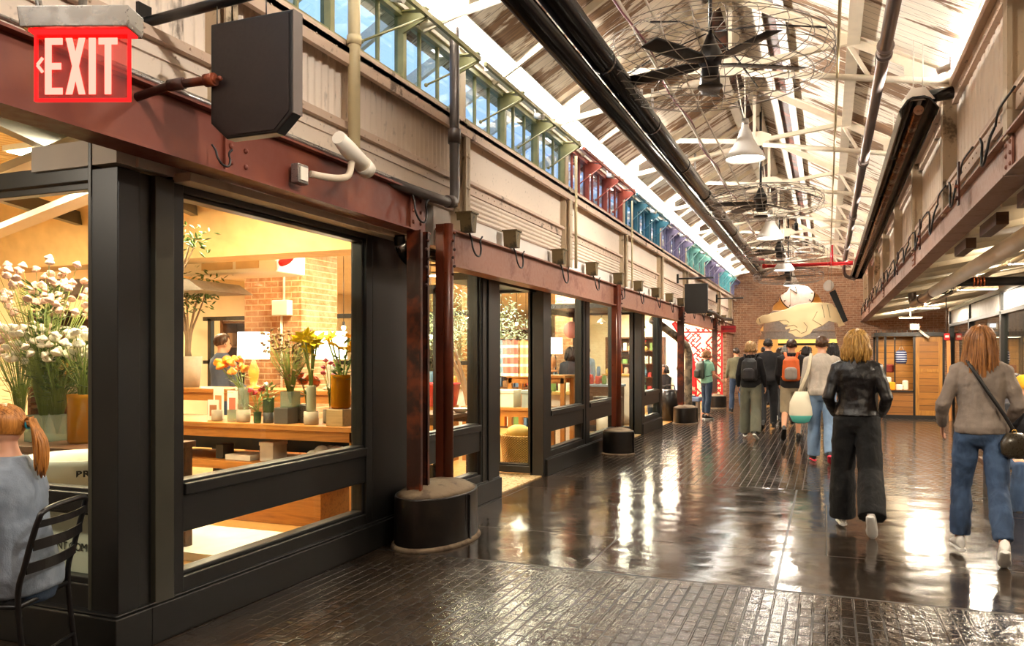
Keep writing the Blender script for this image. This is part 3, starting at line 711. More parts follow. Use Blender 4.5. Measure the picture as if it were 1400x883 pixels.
M['leaf']=paint('leaf_green','4c6a2e',.5,0,.3,20);M['leafpale']=paint('pale_leaf','8fa05a',.5,0,.3,20);M['stem']=paint('stem_green','7a8c3c',.5,0,.2,9)
M['dry']=paint('dried_leaf','86684a',.6,0,.2,20);M['olivel']=paint('olive_leaf','8b9a76',.5,0,.25,20);M['bark']=paint('pale_bark','8a7258',.8,0,.2,9,.5)
def pot(x,y,z,r,h,mat,lb,name='flower_pot',sq=False,kind='pot'):
    t=thing(name,(x,y,z),lb,kind)
    if sq:
        MB().box(-r,-r,0,r,r,h).build('body',mat,t,bevel=.005)
        MB().box(-r*.88,-r*.88,h,r*.88,r*.88,h+.004).build('rim',M['potdark'],t)
    else:
        MB().lathe([(0,0),(r*.92,0),(r,h*.1),(r,h),(r*.9,h),(r*.88,h*.15),(0,h*.1)],24).build('body',mat,t)
    return t
def vase(x,y,z,r,h,mat,lb,sq=False,water=True):
    t=thing('flower_vase',(x,y,z),lb,'vase')
    if sq:
        MB().box(-r,-r,0,r,r,.012).box(-r,-r,0,-r+.006,r,h).box(r-.006,-r,0,r,r,h).box(-r,-r,0,r,-r+.006,h).box(-r,r-.006,0,r,r,h).build('body',mat,t)
    else:MB().lathe([(0,0),(r*.9,0),(r,.02),(r,h*.9),(r*1.04,h),(r*.96,h),(r*.93,h*.88),(r*.93,.03),(0,.02)],20).build('body',mat,t)
    return t
def blossom(r,kind):
    mb=MB();r*=1.25
    if kind=='ball':
        for i in range(3):
            mb.ell((0,0,i*r*.2),(r*(1-.22*i),r*(1-.22*i),r*.6),n=10,m=6)
        for k in range(9):
            a=2*PI*k/9;mb.ell((r*.65*math.cos(a),r*.65*math.sin(a),-.05*r),(r*.42,r*.42,r*.3),n=7,m=5)
    elif kind=='star':
        for k in range(6):
            a=2*PI*k/6;d=V((math.cos(a),math.sin(a),.35));s=V((-math.sin(a),math.cos(a),0))
            mb.loft([(d*0,s*.1*r,V((0,0,.05*r))),(d*r*.5,s*.3*r,V((0,0,.05*r))),(d*r*.9,s*.18*r,V((0,0,.04*r))),(d*r*1.1,s*.02*r,V((0,0,.01*r)))],6)
        mb.ell((0,0,.1*r),r*.22,n=7,m=5)
    elif kind=='cup':
        mb.lathe([(0,-r*.7),(r*.35,-r*.6),(r*.55,0),(r*.9,r*.7),(r*.8,r*.65),(r*.3,0),(0,-r*.4)],12)
    return mb
BM={}
def bouquet(x,y,z,lb,n,col,kind,r,h,spread,leafmat='leaf',leaves=14,seed=1,stemr=.004,lean=(0,0)):
    rr=random.Random(seed);t=thing('flower_bouquet',(x,y,z),lb,'flowers')
    st=MB();lf=MB();first=None
    key=(col,kind,r)
    for k in range(n):
        a=rr.uniform(0,2*PI);q=spread*math.sqrt(rr.random());p=V((q*math.cos(a)+lean[0],q*math.sin(a)+lean[1],h*rr.uniform(.72,1.05)))
        st.tube([(0,0,.02),(p.x*.25,p.y*.25,p.z*.5),tuple(p)],stemr,5)
        if first is None:
            if key not in BM:BM[key]=blossom(r,kind).build('blossom',paint('petal_'+col+kind,col,.5,0,.15,30),t);o=BM[key]
            else:o=BM[key].copy();COL.objects.link(o);o.parent=t
            first=o
        else:o=first.copy();COL.objects.link(o);o.parent=t
        o.location=p;o.rotation_euler=(rr.uniform(-.7,.7),rr.uniform(-.7,.7),rr.uniform(0,6))
    for k in range(leaves):
        a=rr.uniform(0,2*PI);d=V((math.cos(a),math.sin(a),rr.uniform(-.2,.8))).normalized();b=V((lean[0]*.5,lean[1]*.5,h*rr.uniform(.3,.85)))+d*spread*.3
        s=V((-math.sin(a),math.cos(a),0));u=d.cross(s)
        L=rr.uniform(.05,.1)
        lf.loft([(b,s*.004,u*.002),(b+d*L*.5,s*.018,u*.002),(b+d*L,s*.002,u*.001)],5)
    st.build('stem',M['stem'],t)
    if leaves:tag_=lf.build('leaves',M[leafmat],t)
    return t
def Xat(u,y):  # x at depth y for layout (world values measured from the photograph)
    a=(u-700)/1090.;c=.93023;s=.36698
    return (a*c-s)/(a*s+c)*y
T=.9
X=lambda u,y=5.95:Xat(u,y)
def card(x,y,z,w,h,c,lb):
    t=thing('photo_card',(x,y,z),lb,'card','upright cards on the flower table')
    MB().box(-w/2,-.004,0,w/2,.004,h).build('sheet',M['paper'],t)
    MB().box(-w*.32,-.007,h*.2,w*.32,-.004,h*.75).build('picture',paint('print_'+c,c,.6),t)
card(X(292),5.95,T,.13,.19,'a5714e','white card with brown print standing nearest the black post')
card(X(299,6.1),6.1,T,.12,.3,'c08052','tall white card behind the other prints at the left of the flower table')
card(X(318,6.15),6.15,T,.12,.27,'b5654a','white card with reddish print behind the glass jar')
card(X(329,6.05),6.05,T,.1,.2,'c97a50','white card with orange print left of the round grey pot')
pot(X(302),5.9,T,.05,.1,M['potgrey'],'small beige pot in front of the brown prints')
vase(X(326),5.86,T,.04,.11,M['clear'],'small clear tumbler left of the round grey pot')
pot(X(341),5.87,T,.062,.115,M['potgrey'],'round pale grey stone pot under the orange flowers')
vase(X(341),5.87,T+.115,.05,.2,M['clear'],'clear glass vase standing on the round grey pot')
bouquet(X(341),5.87,T+.13,'bunch of orange ball-shaped flowers leaning left over the cards',13,'f08a12','ball',.034,.44,.14,'leafpale',18,3,lean=(-.12,0))
vase(X(362),5.85,T,.035,.1,M['greenglass'],'small greenish bottle right of the round grey pot')
bouquet(X(362),5.85,T,'small sprig with a white and a red bloom in the greenish bottle',4,'b3262b','ball',.022,.3,.07,'leafpale',16,5)
pot(X(374),5.88,T,.048,.095,M['potdark'],'dark round pot beside the grey metal box')
vase(X(374),5.88,T+.095,.05,.13,M['greenglass'],'green glass jar standing on the dark round pot')
bouquet(X(375),5.88,T+.1,'tufted green leaves in the jar above the dark pot',3,'f4efe0','ball',.018,.28,.06,'leafpale',40,6)
pot(X(396),5.9,T,.075,.14,M['potdark'],'square dark metal planter in the middle of the flower table',sq=True)
vase(X(397),5.95,T+.145,.062,.14,M['clear'],'square clear vase standing on the dark planter',True)
bouquet(X(397),5.95,T+.15,'airy bunch of dried brown and rust blooms spreading wide',95,'8c6a4a','ball',.013,.66,.26,'dry',90,7,.002)
pot(X(416,6.05),6.05,T,.06,.16,M['galv'],'tall grey planter behind the round stone pot',sq=True)
bouquet(X(419,6.05),6.05,T+.12,'orange blooms behind the frosted tall vase',6,'e4641c','ball',.04,.3,.1,'leaf',16,8)
pot(X(433),5.87,T,.065,.115,M['potgrey'],'round stone pot under the tall frosted vase')
vase(X(433),5.87,T+.115,.042,.23,M['frost'],'tall frosted cylinder vase with yellow blooms')
bouquet(X(433),5.87,T+.2,'large pale yellow blooms on tall thick stems',6,'e8d21e','star',.085,.58,.10,'leafpale',6,9,.008)
pot(X(449,6.1),6.1,T,.05,.12,M['potgrey'],'small beige pot between the stone pot and the wooden cube')
bouquet(X(451,6.2),6.2,T+.1,'thin dark stemmed pink flowers left of the amber vase',9,'b8556a','ball',.02,.45,.08,'leaf',14,11)
M['woodpale']=woodmat('pale_wood_block','9b8156','b89b6c','x')
pot(X(471),5.88,T,.085,.145,M['woodpale'],'pale wooden cube under the amber vase',sq=True,name='wooden_block',kind='block')
vase(X(472),5.88,T+.15,.085,.29,M['amber'],'large amber glass vase at the right end of the flower table')
bouquet(X(474),5.88,T+.2,'sunflower stems with yellow heads in the amber vase',8,'e0b010','star',.06,.60,.16,'leaf',34,12,.008)
# shelf goods
def boxobj(name,x0,y0,z0,x1,y1,z1,mat,lb,cat,bev=.004,lid=None,group=None):
    t=thing(name,((x0+x1)/2,(y0+y1)/2,z0),lb,cat,group)
    MB().box(x0,y0,z0,x1,y1,z1).build('body',mat,t,world=True,bevel=bev)
    if lid:MB().box(x0-.006,y0-.006,z1-(z1-z0)*.18,x1+.006,y1+.006,z1+.004).build('lid',lid,t,world=True,bevel=bev)
    return t
boxobj('paper_stack',X(318),5.85,.55,X(352),6.1,.6,M['paper'],'stack of white paper on the lower shelf of the flower table','paper')
boxobj('cardboard_box',X(360),5.9,.55,X(378),6.1,.72,M['paper'],'small white box on the lower shelf','box',lid=M['paper'])
bg=MB()
rr=random.Random(4)
for k in range(14):bg.ell((X(448)+rr.uniform(-.13,.13),5.92+rr.uniform(-.06,.06),.6+rr.uniform(0,.08)),(.07,.06,.05),n=8,m=6)
tag(bg.build('plastic_bag',solidglass('clear_plastic','e8e4da',.7)),'crumpled clear plastic bag on the lower shelf at the right','bag')
boxobj('planter_box',X(300),5.9,.55,X(310),6.05,.68,M['potdark'],'small dark planter on the lower shelf at the left','planter')
boxobj('floor_slab',-4.95,4.55,.005,-4.05,5.35,.07,M['paper'],'flat white slab lying on the shop floor behind the low pane','slab')
boxobj('wooden_crate',-5.5,5.85,.005,-4.1,6.4,.35,M['wood'],'low wooden crate under the flower table','crate')
t=thing('glass_jar',(-3.95,3.75,.004),'large green tinted glass jar on the floor behind the low pane','jar')
MB().lathe([(0,0),(.09,0),(.095,.03),(.095,.24),(.06,.28),(.05,.3),(.045,.29),(.085,.24),(.085,.03),(0,.02)],20).build('body',M['greenglass'],t)
boxobj('black_stand',-4.38,4.2,.005,-4.26,4.34,.98,M['black2'],'slim black stand left inside the flower shop window','stand')
# plants
def plant(x,y,z,lb,r,h,n,leafm,seed,name='potted_plant',trunk=True,potr=.15):
    rr=random.Random(seed);t=thing(name,(x,y,z),lb,'plant')
    br=MB();lf=MB();ends=[]
    for k in range(7):
        a=2*PI*k/7+rr.uniform(-.3,.3);e=V((r*.7*math.cos(a),r*.7*math.sin(a),h*rr.uniform(.7,1)))
        br.tube(smooth([(rr.uniform(-.02,.02),rr.uniform(-.02,.02),0),(e.x*.15,e.y*.15,h*.3),(e.x*.6,e.y*.6,h*.62),tuple(e)],3),[.03*r/.5*(1-.085*i) for i in range(10)],6);ends.append(e)
    for k in range(n):
        e=ends[k%7];p=e+V((rr.gauss(0,r*.3),rr.gauss(0,r*.3),rr.gauss(0,r*.25)))
        d=V((rr.uniform(-1,1),rr.uniform(-1,1),rr.uniform(-1,.6))).normalized();s=d.orthogonal().normalized();u=d.cross(s);L=rr.uniform(.04,.08)
        lf.loft([(p,s*.003,u*.001),(p+d*L*.5,s*.011,u*.001),(p+d*L,s*.001,u*.001)],4,cap=False)
    br.build('branches',M['bark'],t);lf.build('foliage',M[leafm],t)
    if potr:MB().lathe([(0,-.35),(potr*.8,-.35),(potr,0),(potr*.9,0),(potr*.85,-.05),(0,-.05)],18).build('pot',M['potgrey'],t)
plant(-6.75,7.08,1.5,'dark leafy branches in a pot in front of the man in a blue shirt',.32,.9,500,'leaf',21)
plant(-5.15,11.3,.36,'pale grey-leaved olive tree behind the second shop window',.85,2.0,2600,'olivel',22,'olive_tree',potr=.28)
plant(-5.1,5.2,1.95,'leafy twigs hanging at the top left of the flower shop window',.25,.6,120,'leaf',24,'hanging_branch',potr=0)
MB().cyl((0,0,0),(0,0,1.1),.005,6).build('cord',M['cable'],bpy.data.objects['hanging_branch'])
# near counter with blossoms, seen through return window
table(-6.4,-4.45,4.0,4.75,.86,'dark counter behind the return window carrying white blossom','wooddark',name='counter')
vase(-5.5,4.32,.86,.1,.2,M['clear'],'square clear vase holding the white blossom branches',True)
vase(-5.12,4.33,.86,.11,.36,M['amber'],'amber glass vase on the counter behind the ponytail')
bouquet(-5.52,4.32,.9,'tall mass of pale pink and white blossom branches with green leaves',100,'d6aea2','ball',.026,1.25,.42,'leaf',260,31,.0022)
bouquet(-5.48,4.4,.88,'shorter dense spray of white blossom in front of the tall pink one',95,'e9ddd0','ball',.024,.8,.36,'leaf',260,37,.0022)
bouquet(-5.12,4.33,1.05,'cream blossoms low over the amber vase',30,'f3ead6','ball',.03,.6,.2,'leaf',60,32)
bouquet(-5.95,4.45,.87,'second paler spray of blossom at the left end of the counter',80,'e0bfb4','ball',.024,.85,.28,'leafpale',50,33,.0025)
M['tub']=paint('white_plastic','e6e1d2',.35,0,.05)
t=thing('plastic_tub',(-4.28,3.62,.06),'big round white plastic tub behind the return window','tub')
MB().lathe([(0,0),(.24,0),(.27,.3),(.30,.72),(.33,.73),(.335,.79),(.345,.80),(.345,.83),(.32,.83),(.29,.72),(.25,.05),(0,.04)],40).build('body',M['tub'],t)
textobj('BRU',.05,(-4.36,3.495,.70),(PI/2,0,.55),M['cable'],'lettering',None,bold=.002,sx=1.25)
o=bpy.data.objects['lettering'];o.parent=t;o.location=V((.350*math.sin(.92),-.350*math.cos(.92),.755));o.rotation_euler=(PI/2,0,.92);MB().cyl((0,0,-.05),(0,0,0),.22,20).build('dolly',M['black2'],t)
t=thing('white_bin',(-4.35,3.35,.0),'white plastic bin with black lettering behind the low return pane','bin')
MB().prism([(-5.0,.0),(-3.65,.0),(-3.6,.66),(-5.05,.66)],'y',3.16,3.24).build('body',M['tub'],t,world=True,bevel=.015)
o=textobj('NT.COM',.062,V((-3.82,3.155,.465))-t.location,(PI/2,0,0),M['cable'],'lettering',t,sx=.95)
# section B goods
table(-5.4,-4.15,8.55,9.25,.8,'dark trestle table of crockery behind the olive tree window','wooddark')
M['towel']=paint('red_tub_enamel','b3202a',.35)
def goods(name,x,y,z,prof,mat,lb,cat):
    t=thing(name,(x,y,z),lb,cat);MB().lathe(prof,20).build('body',mat,t);MB().lathe([(prof[-1][0]*1.02,prof[-1][1]-.006),(prof[-1][0]*1.04,prof[-1][1]+.002),(prof[-1][0]*.9,prof[-1][1]+.003)],20).build('rim',mat,t);return t
goods('bottle',-4.3,8.75,.8,[(0,0),(.045,0),(.05,.02),(.05,.13),(.015,.18),(.013,.24)],M['amber'],'amber glass bottle with stopper on the dark trestle table','bottle')
goods('bowl',-4.22,8.95,.8,[(0,0),(.05,0),(.11,.05),(.12,.06),(.105,.055),(.04,.01)],M['white'],'shallow white bowl at the right end of the dark trestle table','bowl')
goods('jug',-4.85,8.7,.8,[(0,0),(.05,0),(.07,.07),(.04,.16),(.05,.2)],M['cream'],'cream ceramic jug on the dark trestle table','jug')
goods('jug',-4.7,8.85,.8,[(0,0),(.04,0),(.055,.08),(.03,.18),(.035,.24)],M['cream'],'slimmer tall cream jug beside the other cream jug','jug')
goods('enamel_tub',-5.17,10.2,.8,[(0,0),(.28,0),(.33,.3),(.34,.32),(.31,.3),(.26,.03)],M['towel'],'large red round tub behind the bottle','tub')
boxobj('tub_stand',-5.4,9.95,.005,-4.95,10.45,.8,M['wood'],'wooden box carrying the red tub','box')
# basket
g=G('wicker');v=g.coord('Object',(1,1,1));sp=g.sep(v);at=g.math('ARCTAN2',sp[1],sp[0]);a=g.math('SINE',g.math('MULTIPLY',at,40));b=g.math('SINE',g.math('MULTIPLY',sp[2],210))
hh=g.math('MULTIPLY',a,b);g.bsdf(g.ramp(hh,[(.2,'8c5f1e'),(.6,'e0b25a')]),.55,0,g.bump(hh,.8,.01));M['wicker']=g.m
t=thing('wicker_basket',(-3.72,9.85,.005),'wicker basket holding cushions behind the short return window','basket')
MB().loft([((0,0,0),(.27,0,0),(0,.2,0)),((0,0,.2),(.3,0,0),(0,.23,0)),((0,0,.42),(.32,0,0),(0,.25,0)),((0,0,.46),(.34,0,0),(0,.27,0)),((0,0,.46),(.3,0,0),(0,.22,0)),((0,0,.2),(.26,0,0),(0,.19,0))],28,False).build('body',M['wicker'],t)
tag(MB().ell((-3.78,9.82,.5),(.17,.12,.1),n=18,m=10).build('cushion',paint('gold_cushion','c9a65a',.8)),'golden cushion in the wicker basket','cushion')
tag(MB().ell((-3.58,9.9,.5),(.1,.12,.1),Matrix.Rotation(.7,3,'Y'),n=18,m=10).build('cushion',paint('cream_cushion','d8c79c',.8)),'smaller cream cushion at the right in the wicker basket','cushion')
table(-4.9,-3.6,10.4,10.9,.78,'light wooden bench carrying coloured boxes behind the wicker basket',name='bench')
for k,(x,w,c,n) in enumerate([(-4.6,.3,'b8bf9a','sage green'),(-4.25,.3,'d8d2b8','cream'),(-3.9,.16,'8f9890','grey'),(-3.72,.16,'8a5a48','brown')]):
    boxobj('storage_box',x-w/2,10.45,.78,x+w/2,10.75,1.02,paint('box_'+c,c,.6),n+' storage box on the light wooden bench','box',lid=paint('boxlid_'+c,c,.5))
tablelamp(-4.1,12.2,1.25,'glowing drum lamp seen through the third shop window','a8744a',.9)
table(-4.8,-3.8,11.9,12.5,1.2,'tall wooden stand under the drum lamp in the third window',name='stand')
# hanging textiles
for k,(x,y,c) in enumerate([(-4.35,10.95,'b07060'),(-4.12,11.0,'cfae78'),(-4.55,11.1,'7f9fb0'),(-3.9,11.1,'d9c2a8')]):
    t=thing('hanging_textile',(x,y,1.75),['red','mustard','blue','sand coloured'][k]+' woven textile hanging behind the wicker basket','textile','hanging textiles')
    gq=G('textile%d'%k);sp=gq.sep(gq.coord('Object'));st_=gq.math('SINE',gq.math('MULTIPLY',sp[2],45));gq.bsdf(gq.ramp(st_,[(.3,lin(c)),(.6,lin('efe0c8'))],'CONSTANT'),.8)
    m=MB();vs=[];fs=[]
    for i in range(13):
        q=i/12;vs+=[(-.12+.24*q,.02*math.sin(q*14),0),(-.12+.24*q,.03*math.sin(q*14+1),-.55)]
    for i in range(12):fs.append((2*i,2*i+1,2*i+3,2*i+2))
    m.add(vs,fs,0,True);m.build('cloth',gq.m,t);MB().cyl((-.14,0,0),(.14,0,0),.01).cyl((0,0,0),(0,0,1.4),.003,5).build('rail',M['black2'],t)
tag(MB().ell((-4.5,14.5,2.0),.16,n=20,m=14).build('paper_lantern',paint('pink_lantern','f0a0a0',.6)),'round pink lantern hanging deep in the second shop','lantern')
# far shop displays
far=[(-4.3,12.9,.9,'c2a45c'),(-4.9,14.4,1.0,'a8483c'),(-4.3,17.6,1.1,'caa050'),(-4.4,16.6,.9,'7c8ea0'),(-4.9,18.2,.8,'c9b08a'),(-5.6,19.5,1.0,'b0503c'),(-6.0,12.0,1.0,'9a7a50'),(-7.2,10.6,.95,'7f5d90')]
for k,(x,y,h,c) in enumerate(far):
    t=thing('display_cabinet',(x,y,.005),od[k]+' low display cabinet deeper in the shops, %s topped'%['straw','brick red','gold','slate blue','sand','rust red','brown','violet'][k],'cabinet','display cabinets')
    MB().box(-.35,-.25,0,.35,.25,h-.05).build('body',M['wooddark'] if k%2 else M['white'],t,bevel=.005)
    MB().box(-.38,-.28,h-.05,.38,.28,h).build('top',paint('top_'+c,c,.5),t,bevel=.005)
    rr=random.Random(k)
    for j in range(5):
        x2=x-.28+.14*j;pc=rr.choice(['d8b45c','b03a34','e8dcc4','54708c','6d8a4a','d97a2c'])
        hh=rr.uniform(.1,.28)
        goods('jar',x2,y-.1,h+.005,[(0,0),(.045,0),(.05,.02),(.05,hh*.7),(.03,hh)],paint('ware_'+pc,pc,.4),'%s jar from the left on the %s topped cabinet'%(od[j],['straw','brick red','gold','slate blue','sand','rust red','brown','violet'][k]),'jar')
# red lattice screen
t=thing('lattice_screen',(-3.7,26,0),'tall bright red lattice screen with a curved red post near the brick wall','screen')
la=MB();rr=random.Random(5)
for z in [ .25+.16*k for k in range(14)]:
    for x in [-4.15+.16*k for k in range(7)]:
        if rr.random()<.85:
            a=rr.choice((PI/4,-PI/4,PI/4,-PI/4));d=V((math.cos(a),0,math.sin(a)))*.115;la.bar(V((x,26,z))-d,V((x,26,z))+d,.045,.045,(0,1,0))
            if rr.random()<.6:
                d=V((-d.z,0,d.x))*.6;la.bar(V((x,26,z))-d,V((x,26,z))+d,.04,.04,(0,1,0))
la.build('lattice',M['red'],t,world=True)
MB().box(-3.12,25.97,0,-3.06,26.03,2.35).box(-4.3,25.97,.05,-3.06,26.03,.12).box(-4.3,25.97,2.25,-3.06,26.03,2.3).build('frame',M['red'],t,world=True)
MB().tube(smooth([(-3.95,25.9,0),(-3.95,25.9,.8),(-4.05,25.9,1.5),(-4.3,25.9,2.1),(-4.6,25.9,2.6)],4),.09,12,flat=.5).build('curved_post',M['red'],t,world=True)
# insulated pipe and seating
tag(MB().tube(smooth([(-3.55,17.3,2.3),(-3.35,17.55,2.15),(-3.05,18.1,1.85),(-2.93,18.35,1.6),(-2.93,18.38,1.0),(-2.93,18.38,.36)],4),.085,14).build('insulated_pipe',paint('wrapped_pipe','7c6f5c',.5,.2,.25,9,.6,'4a4238')),'grey wrapped pipe bending down behind the third stump','pipe')
t=thing('padded_bench',(-3.6,21.5,0),'blue grey upholstered bench under the red lattice','bench')
MB().box(-4.6,21.2,.3,-3.1,21.75,.42).build('cushion',paint('blue_seat','51607a',.7),t,world=True,bevel=.03)
for x in (-4.5,-3.2):MB().box(x,21.25,0,x+.06,21.7,.3).build('leg',M['galv'],t,world=True)
M['brightwall']=paint('bright_cream_wall','fff0d0',.7)
tag(MB().box(-9,27.2,0,-3.2,27.3,3.1).build('wall_inner',M['brightwall']),'bright cream wall behind the red lattice','wall',kind='structure')
tag(MB().box(-3.3,27.3,0,-3.1,29.3,2.4).build('wall_stub',brickmat('end_brick_side','9a6848','6f4530','b9957a','yz')),'short brick return beside the end wall','wall',kind='structure')
# ================================================================ END WALL
EB=brickmat('end_brick','bd8a68','8f6248','dcc4a6','xz',1,.8)
arch=[(-2.45,-.0),(-2.38,1.2),(-2.26,2.07),(-2.16,2.3),(-2.2,2.45),(-2.02,2.7),(-1.98,2.95),(-1.8,3.1),(-1.75,3.3),(-1.58,3.45),(-1.5,3.68),(-1.3,3.78),(-1.2,3.95),(-.9,4.02),(-.6,3.95),(-.45,3.78),(-.25,3.6),(-.1,3.3),(0,3.1),(.12,2.8),(.24,2.67),(.3,2.2),(.4,1.67),(.46,0)]
poly=[(-3.25,0)]+arch+[(8,0),(8,3.6),(1.35,4.2),(-.95,5.6),(-3.25,4.3)]
ew=thing('wall_far',(-1,29.4,0),'brick end wall with a rough hacked archway','wall',kind='structure')
MB().prism(poly,'y',29.3,29.75).build('brickwork',EB,ew,world=True)
tag(MB().box(-4,29.75,-.1,3.5,45,-.001).build('floor',M['shopfloor']),'floor of the passage beyond the brick arch','floor',kind='structure')
tag(MB().box(-4,29.75,0,-3.5,45,4.6).box(3.0,29.75,0,3.5,45,4.6).box(-4,44.9,0,3.5,45,4.6).build('wall_passage',M['warmwall']),'warm lit walls of the passage beyond the arch','wall',kind='structure')
tag(MB().box(-4,29.75,4.6,3.5,45,4.7).build('ceiling',M['grey']),'grey ceiling of the passage beyond the arch','ceiling',kind='structure')
tag(MB().box(-2.6,30.6,2.12,.7,30.9,2.38).box(-2.6,30.5,2.38,.7,31,2.42).build('steel_beam',M['galv']),'grey lintel beam across the passage behind the arch','beam')
boxobj('air_duct',-2.2,31.2,2.45,.5,32,3.2,M['galv'],'grey metal duct above the lintel behind the pointing hand','duct')
t=thing('hanging_clock',(-.98,30.4,3.75),'round white clock behind the pointing hand sign','clock')
Rx=Matrix.Rotation(PI/2,3,'X')
MB().lathe([(0,-.06),(.55,-.06),(.6,-.03),(.6,.06),(.57,.07)],40,M=Rx).build('rim',M['black2'],t)
MB().lathe([(0,.05),(.565,.05)],40,M=Rx).build('face',M['paper'],t)
hm=MB()
for k in range(12):
    a=2*PI*k/12;hm.bar((.46*math.cos(a),-.055,.46*math.sin(a)),(.53*math.cos(a),-.055,.53*math.sin(a)),.03,.01,(0,1,0))
hm.bar((0,-.065,0),(-.24,-.065,.17),.03,.01,(0,1,0)).bar((0,-.065,0),(-.1,-.065,.42),.02,.01,(0,1,0));hm.build('hands',M['cable'],t)
MB().cyl((0,0,.6),(0,0,.85),.02).build('hanger',M['black2'],t)
# yellow lit shop beyond
boxobj('market_stall',-1.6,36,0,1.0,38,1.1,M['wood'],'wooden stall counter beyond the arch','stall')
t=thing('stall_sign',(.0,35.5,2.35),'yellow lit header panel beyond the arch','sign')
MB().box(-1.9,35.4,2.05,1.6,35.5,2.45).build('panel',emit('yellow_header','f5c25a',1.6),t,world=True);MB().box(-1.9,35.38,1.95,1.6,35.5,2.05).build('edge',M['black2'],t,world=True)
t=thing('exit_sign',(-.05,31.3,2.1),'small white exit sign with red letters beyond the arch','exit sign')
MB().box(-.16,-.03,-.09,.16,.03,.1).build('case',M['paper'],t,bevel=.005)
textobj('EXIT',.13,(0,-.034,0),(PI/2,0,0),emit('red_letters','ff3020',2.5),'lettering',t,bold=.004,sx=.85)
MB().cyl((0,0,.1),(0,0,.3),.012).build('stem',M['black2'],t)
# pointing hand sign
t=thing('pointing_hand_sign',(-.6,20,2.4),'large flat plywood cut-out hand pointing left, hung before the arch','sign')
hx=[(-1.53,2.26),(-1.58,2.33),(-1.55,2.41),(-1.45,2.47),(-1.0,2.58),(-.84,2.64),(-.65,2.72),(-.35,2.76),(.0,2.75),(.12,2.72),(.2,2.6),(.3,2.38),(.32,2.25),(.05,2.32),(-.08,2.22),(-.3,2.12),(-.36,2.02),(-.55,1.94),(-.68,1.96),(-.76,2.03),(-.84,2.06),(-.8,2.16),(-.9,2.13),(-.92,2.19),(-.84,2.25),(-.95,2.25),(-1.0,2.29),(-1.05,2.34),(-1.2,2.32)]
MB().prism(hx,'y',19.98,20.03).build('hand_panel',M['ply'],t,world=True,bevel=.01)
ln=MB()
def strk(pts,r=.006):ln.tube([(a,19.975,b) for a,b in pts],r,5)
strk([(-1.05,2.34),(-.9,2.36),(-.82,2.3)]);strk([(-.9,2.2),(-.72,2.24),(-.64,2.18)]);strk([(-.84,2.1),(-.66,2.13),(-.58,2.06)]);strk([(-.5,2.3),(-.42,2.2),(-.45,2.08),(-.56,2.04)]);strk([(-.2,2.55),(-.3,2.35),(-.1,2.22)])
strk([(-1.5,2.4),(-1.48,2.3)])
for x in (-.1,.02):strk([(x,2.7),(x+.06,2.4)])
ln.build('drawn_lines',M['bark'],t,world=True)
MB().prism([(.06,2.98),(.19,3.05),(.46,2.32),(.36,2.28)],'y',19.95,20.06).build('cuff',M['black'],t,world=True)
MB().prism([(.1,2.7),(.22,2.62),(.40,2.22),(.26,2.18)],'y',19.99,20.02).build('cuff_lining',M['ply'],t,world=True)
MB().cyl((-.8,20,2.68),(-.8,20,4.4),.004,5).cyl((.1,20,2.9),(.1,20,4.5),.004,5).build('hanging_wire',M['galv'],t,world=True)
# ================================================================ RIGHT AISLE
M['rceil']=peelwall('aisle_ceiling','ded2b8','8f7f60',.7)
rc=MB().prism([(1.25,2.70),(8,3.85),(8,3.95),(1.25,2.8)],'y',-3,29.3)
for y in [1.0+1.52*k for k in range(19)]:rc.prism([(1.25,2.64),(8,3.79),(8,3.86),(1.25,2.71)],'y',y-.04,y+.04)
tag(rc.build('ceiling',M['rceil']),'cream boarded aisle ceiling right of the brown beam','ceiling',kind='structure')
for k,y in enumerate([4.3,5.9,7.4,8.9]):
    tag(MB().box(1.27,y,2.56,1.36,y+.75,2.66).build('packing_timber',M['wooddark']),'dark timber packer under the right beam, '+od[k]+' from the camera','packer','timber packers')
tag(MB().box(7.9,-3,0,8,29.3,4).build('wall_aisle',brickmat('aisle_brick','8a7a68','6a5a4a','b0a490','yz')),'far wall of the right aisle','wall',kind='structure')
t=thing('white_pipe',(1.6,10,2.5),'thick white pipe running along the right aisle ceiling, ending in a dark elbow','pipe')
MB().tube([(1.6,2,2.53),(1.6,14.3,2.53)],.085,18).build('insulation',M['white'],t,world=True)
MB().tube(smooth([(1.6,14.2,2.53),(1.6,17.3,2.53),(1.6,17.5,2.55),(1.58,17.55,2.62),(1.56,17.55,2.9)],5),.075,16).tube([(1.6,16,2.53),(1.6,16.1,2.53)],.09,16).build('bare_pipe',M['silverpipe'],t,world=True)
t=thing('copper_joint_pipe',(2.4,12.4,2.5),'dark horizontal pipe with copper coloured bands crossing to the right','pipe')
MB().tube([(1.62,12.4,2.52),(5.5,12.4,2.45)],.06,16).build('tube',M['black2'],t,world=True)
cb=MB()
for x in (1.85,1.89,1.93,1.97,2.62,2.66,2.70,2.74,3.1,3.14):cb.tube([(x,12.4,2.515),(x+.022,12.4,2.515)],.068,16)
cb.build('copper_band',paint('copper','b0603c',.3,.8),t,world=True)
tag(MB().tube([(2.05,6,2.62),(2.05,22,2.62)],.03,10).tube([(2.25,6,2.72),(2.25,22,2.72)],.02,10).build('conduit',M['cream']),'pair of cream conduits along the right aisle ceiling','conduit')
# sprinkler pipe small curl wires
t=thing('cable_coil',(1.7,13.6,2.55),'curled white and black cables hanging at the white pipe','cable')
m=MB()
for k in range(5):
    m.tube([(.07*math.cos(a/3.),.02*k+.1*math.sin(a/5.),-.02+.08*math.sin(a/3.+k)) for a in range(0,20)],.006,5)
m.build('coil',M['cable'],t)
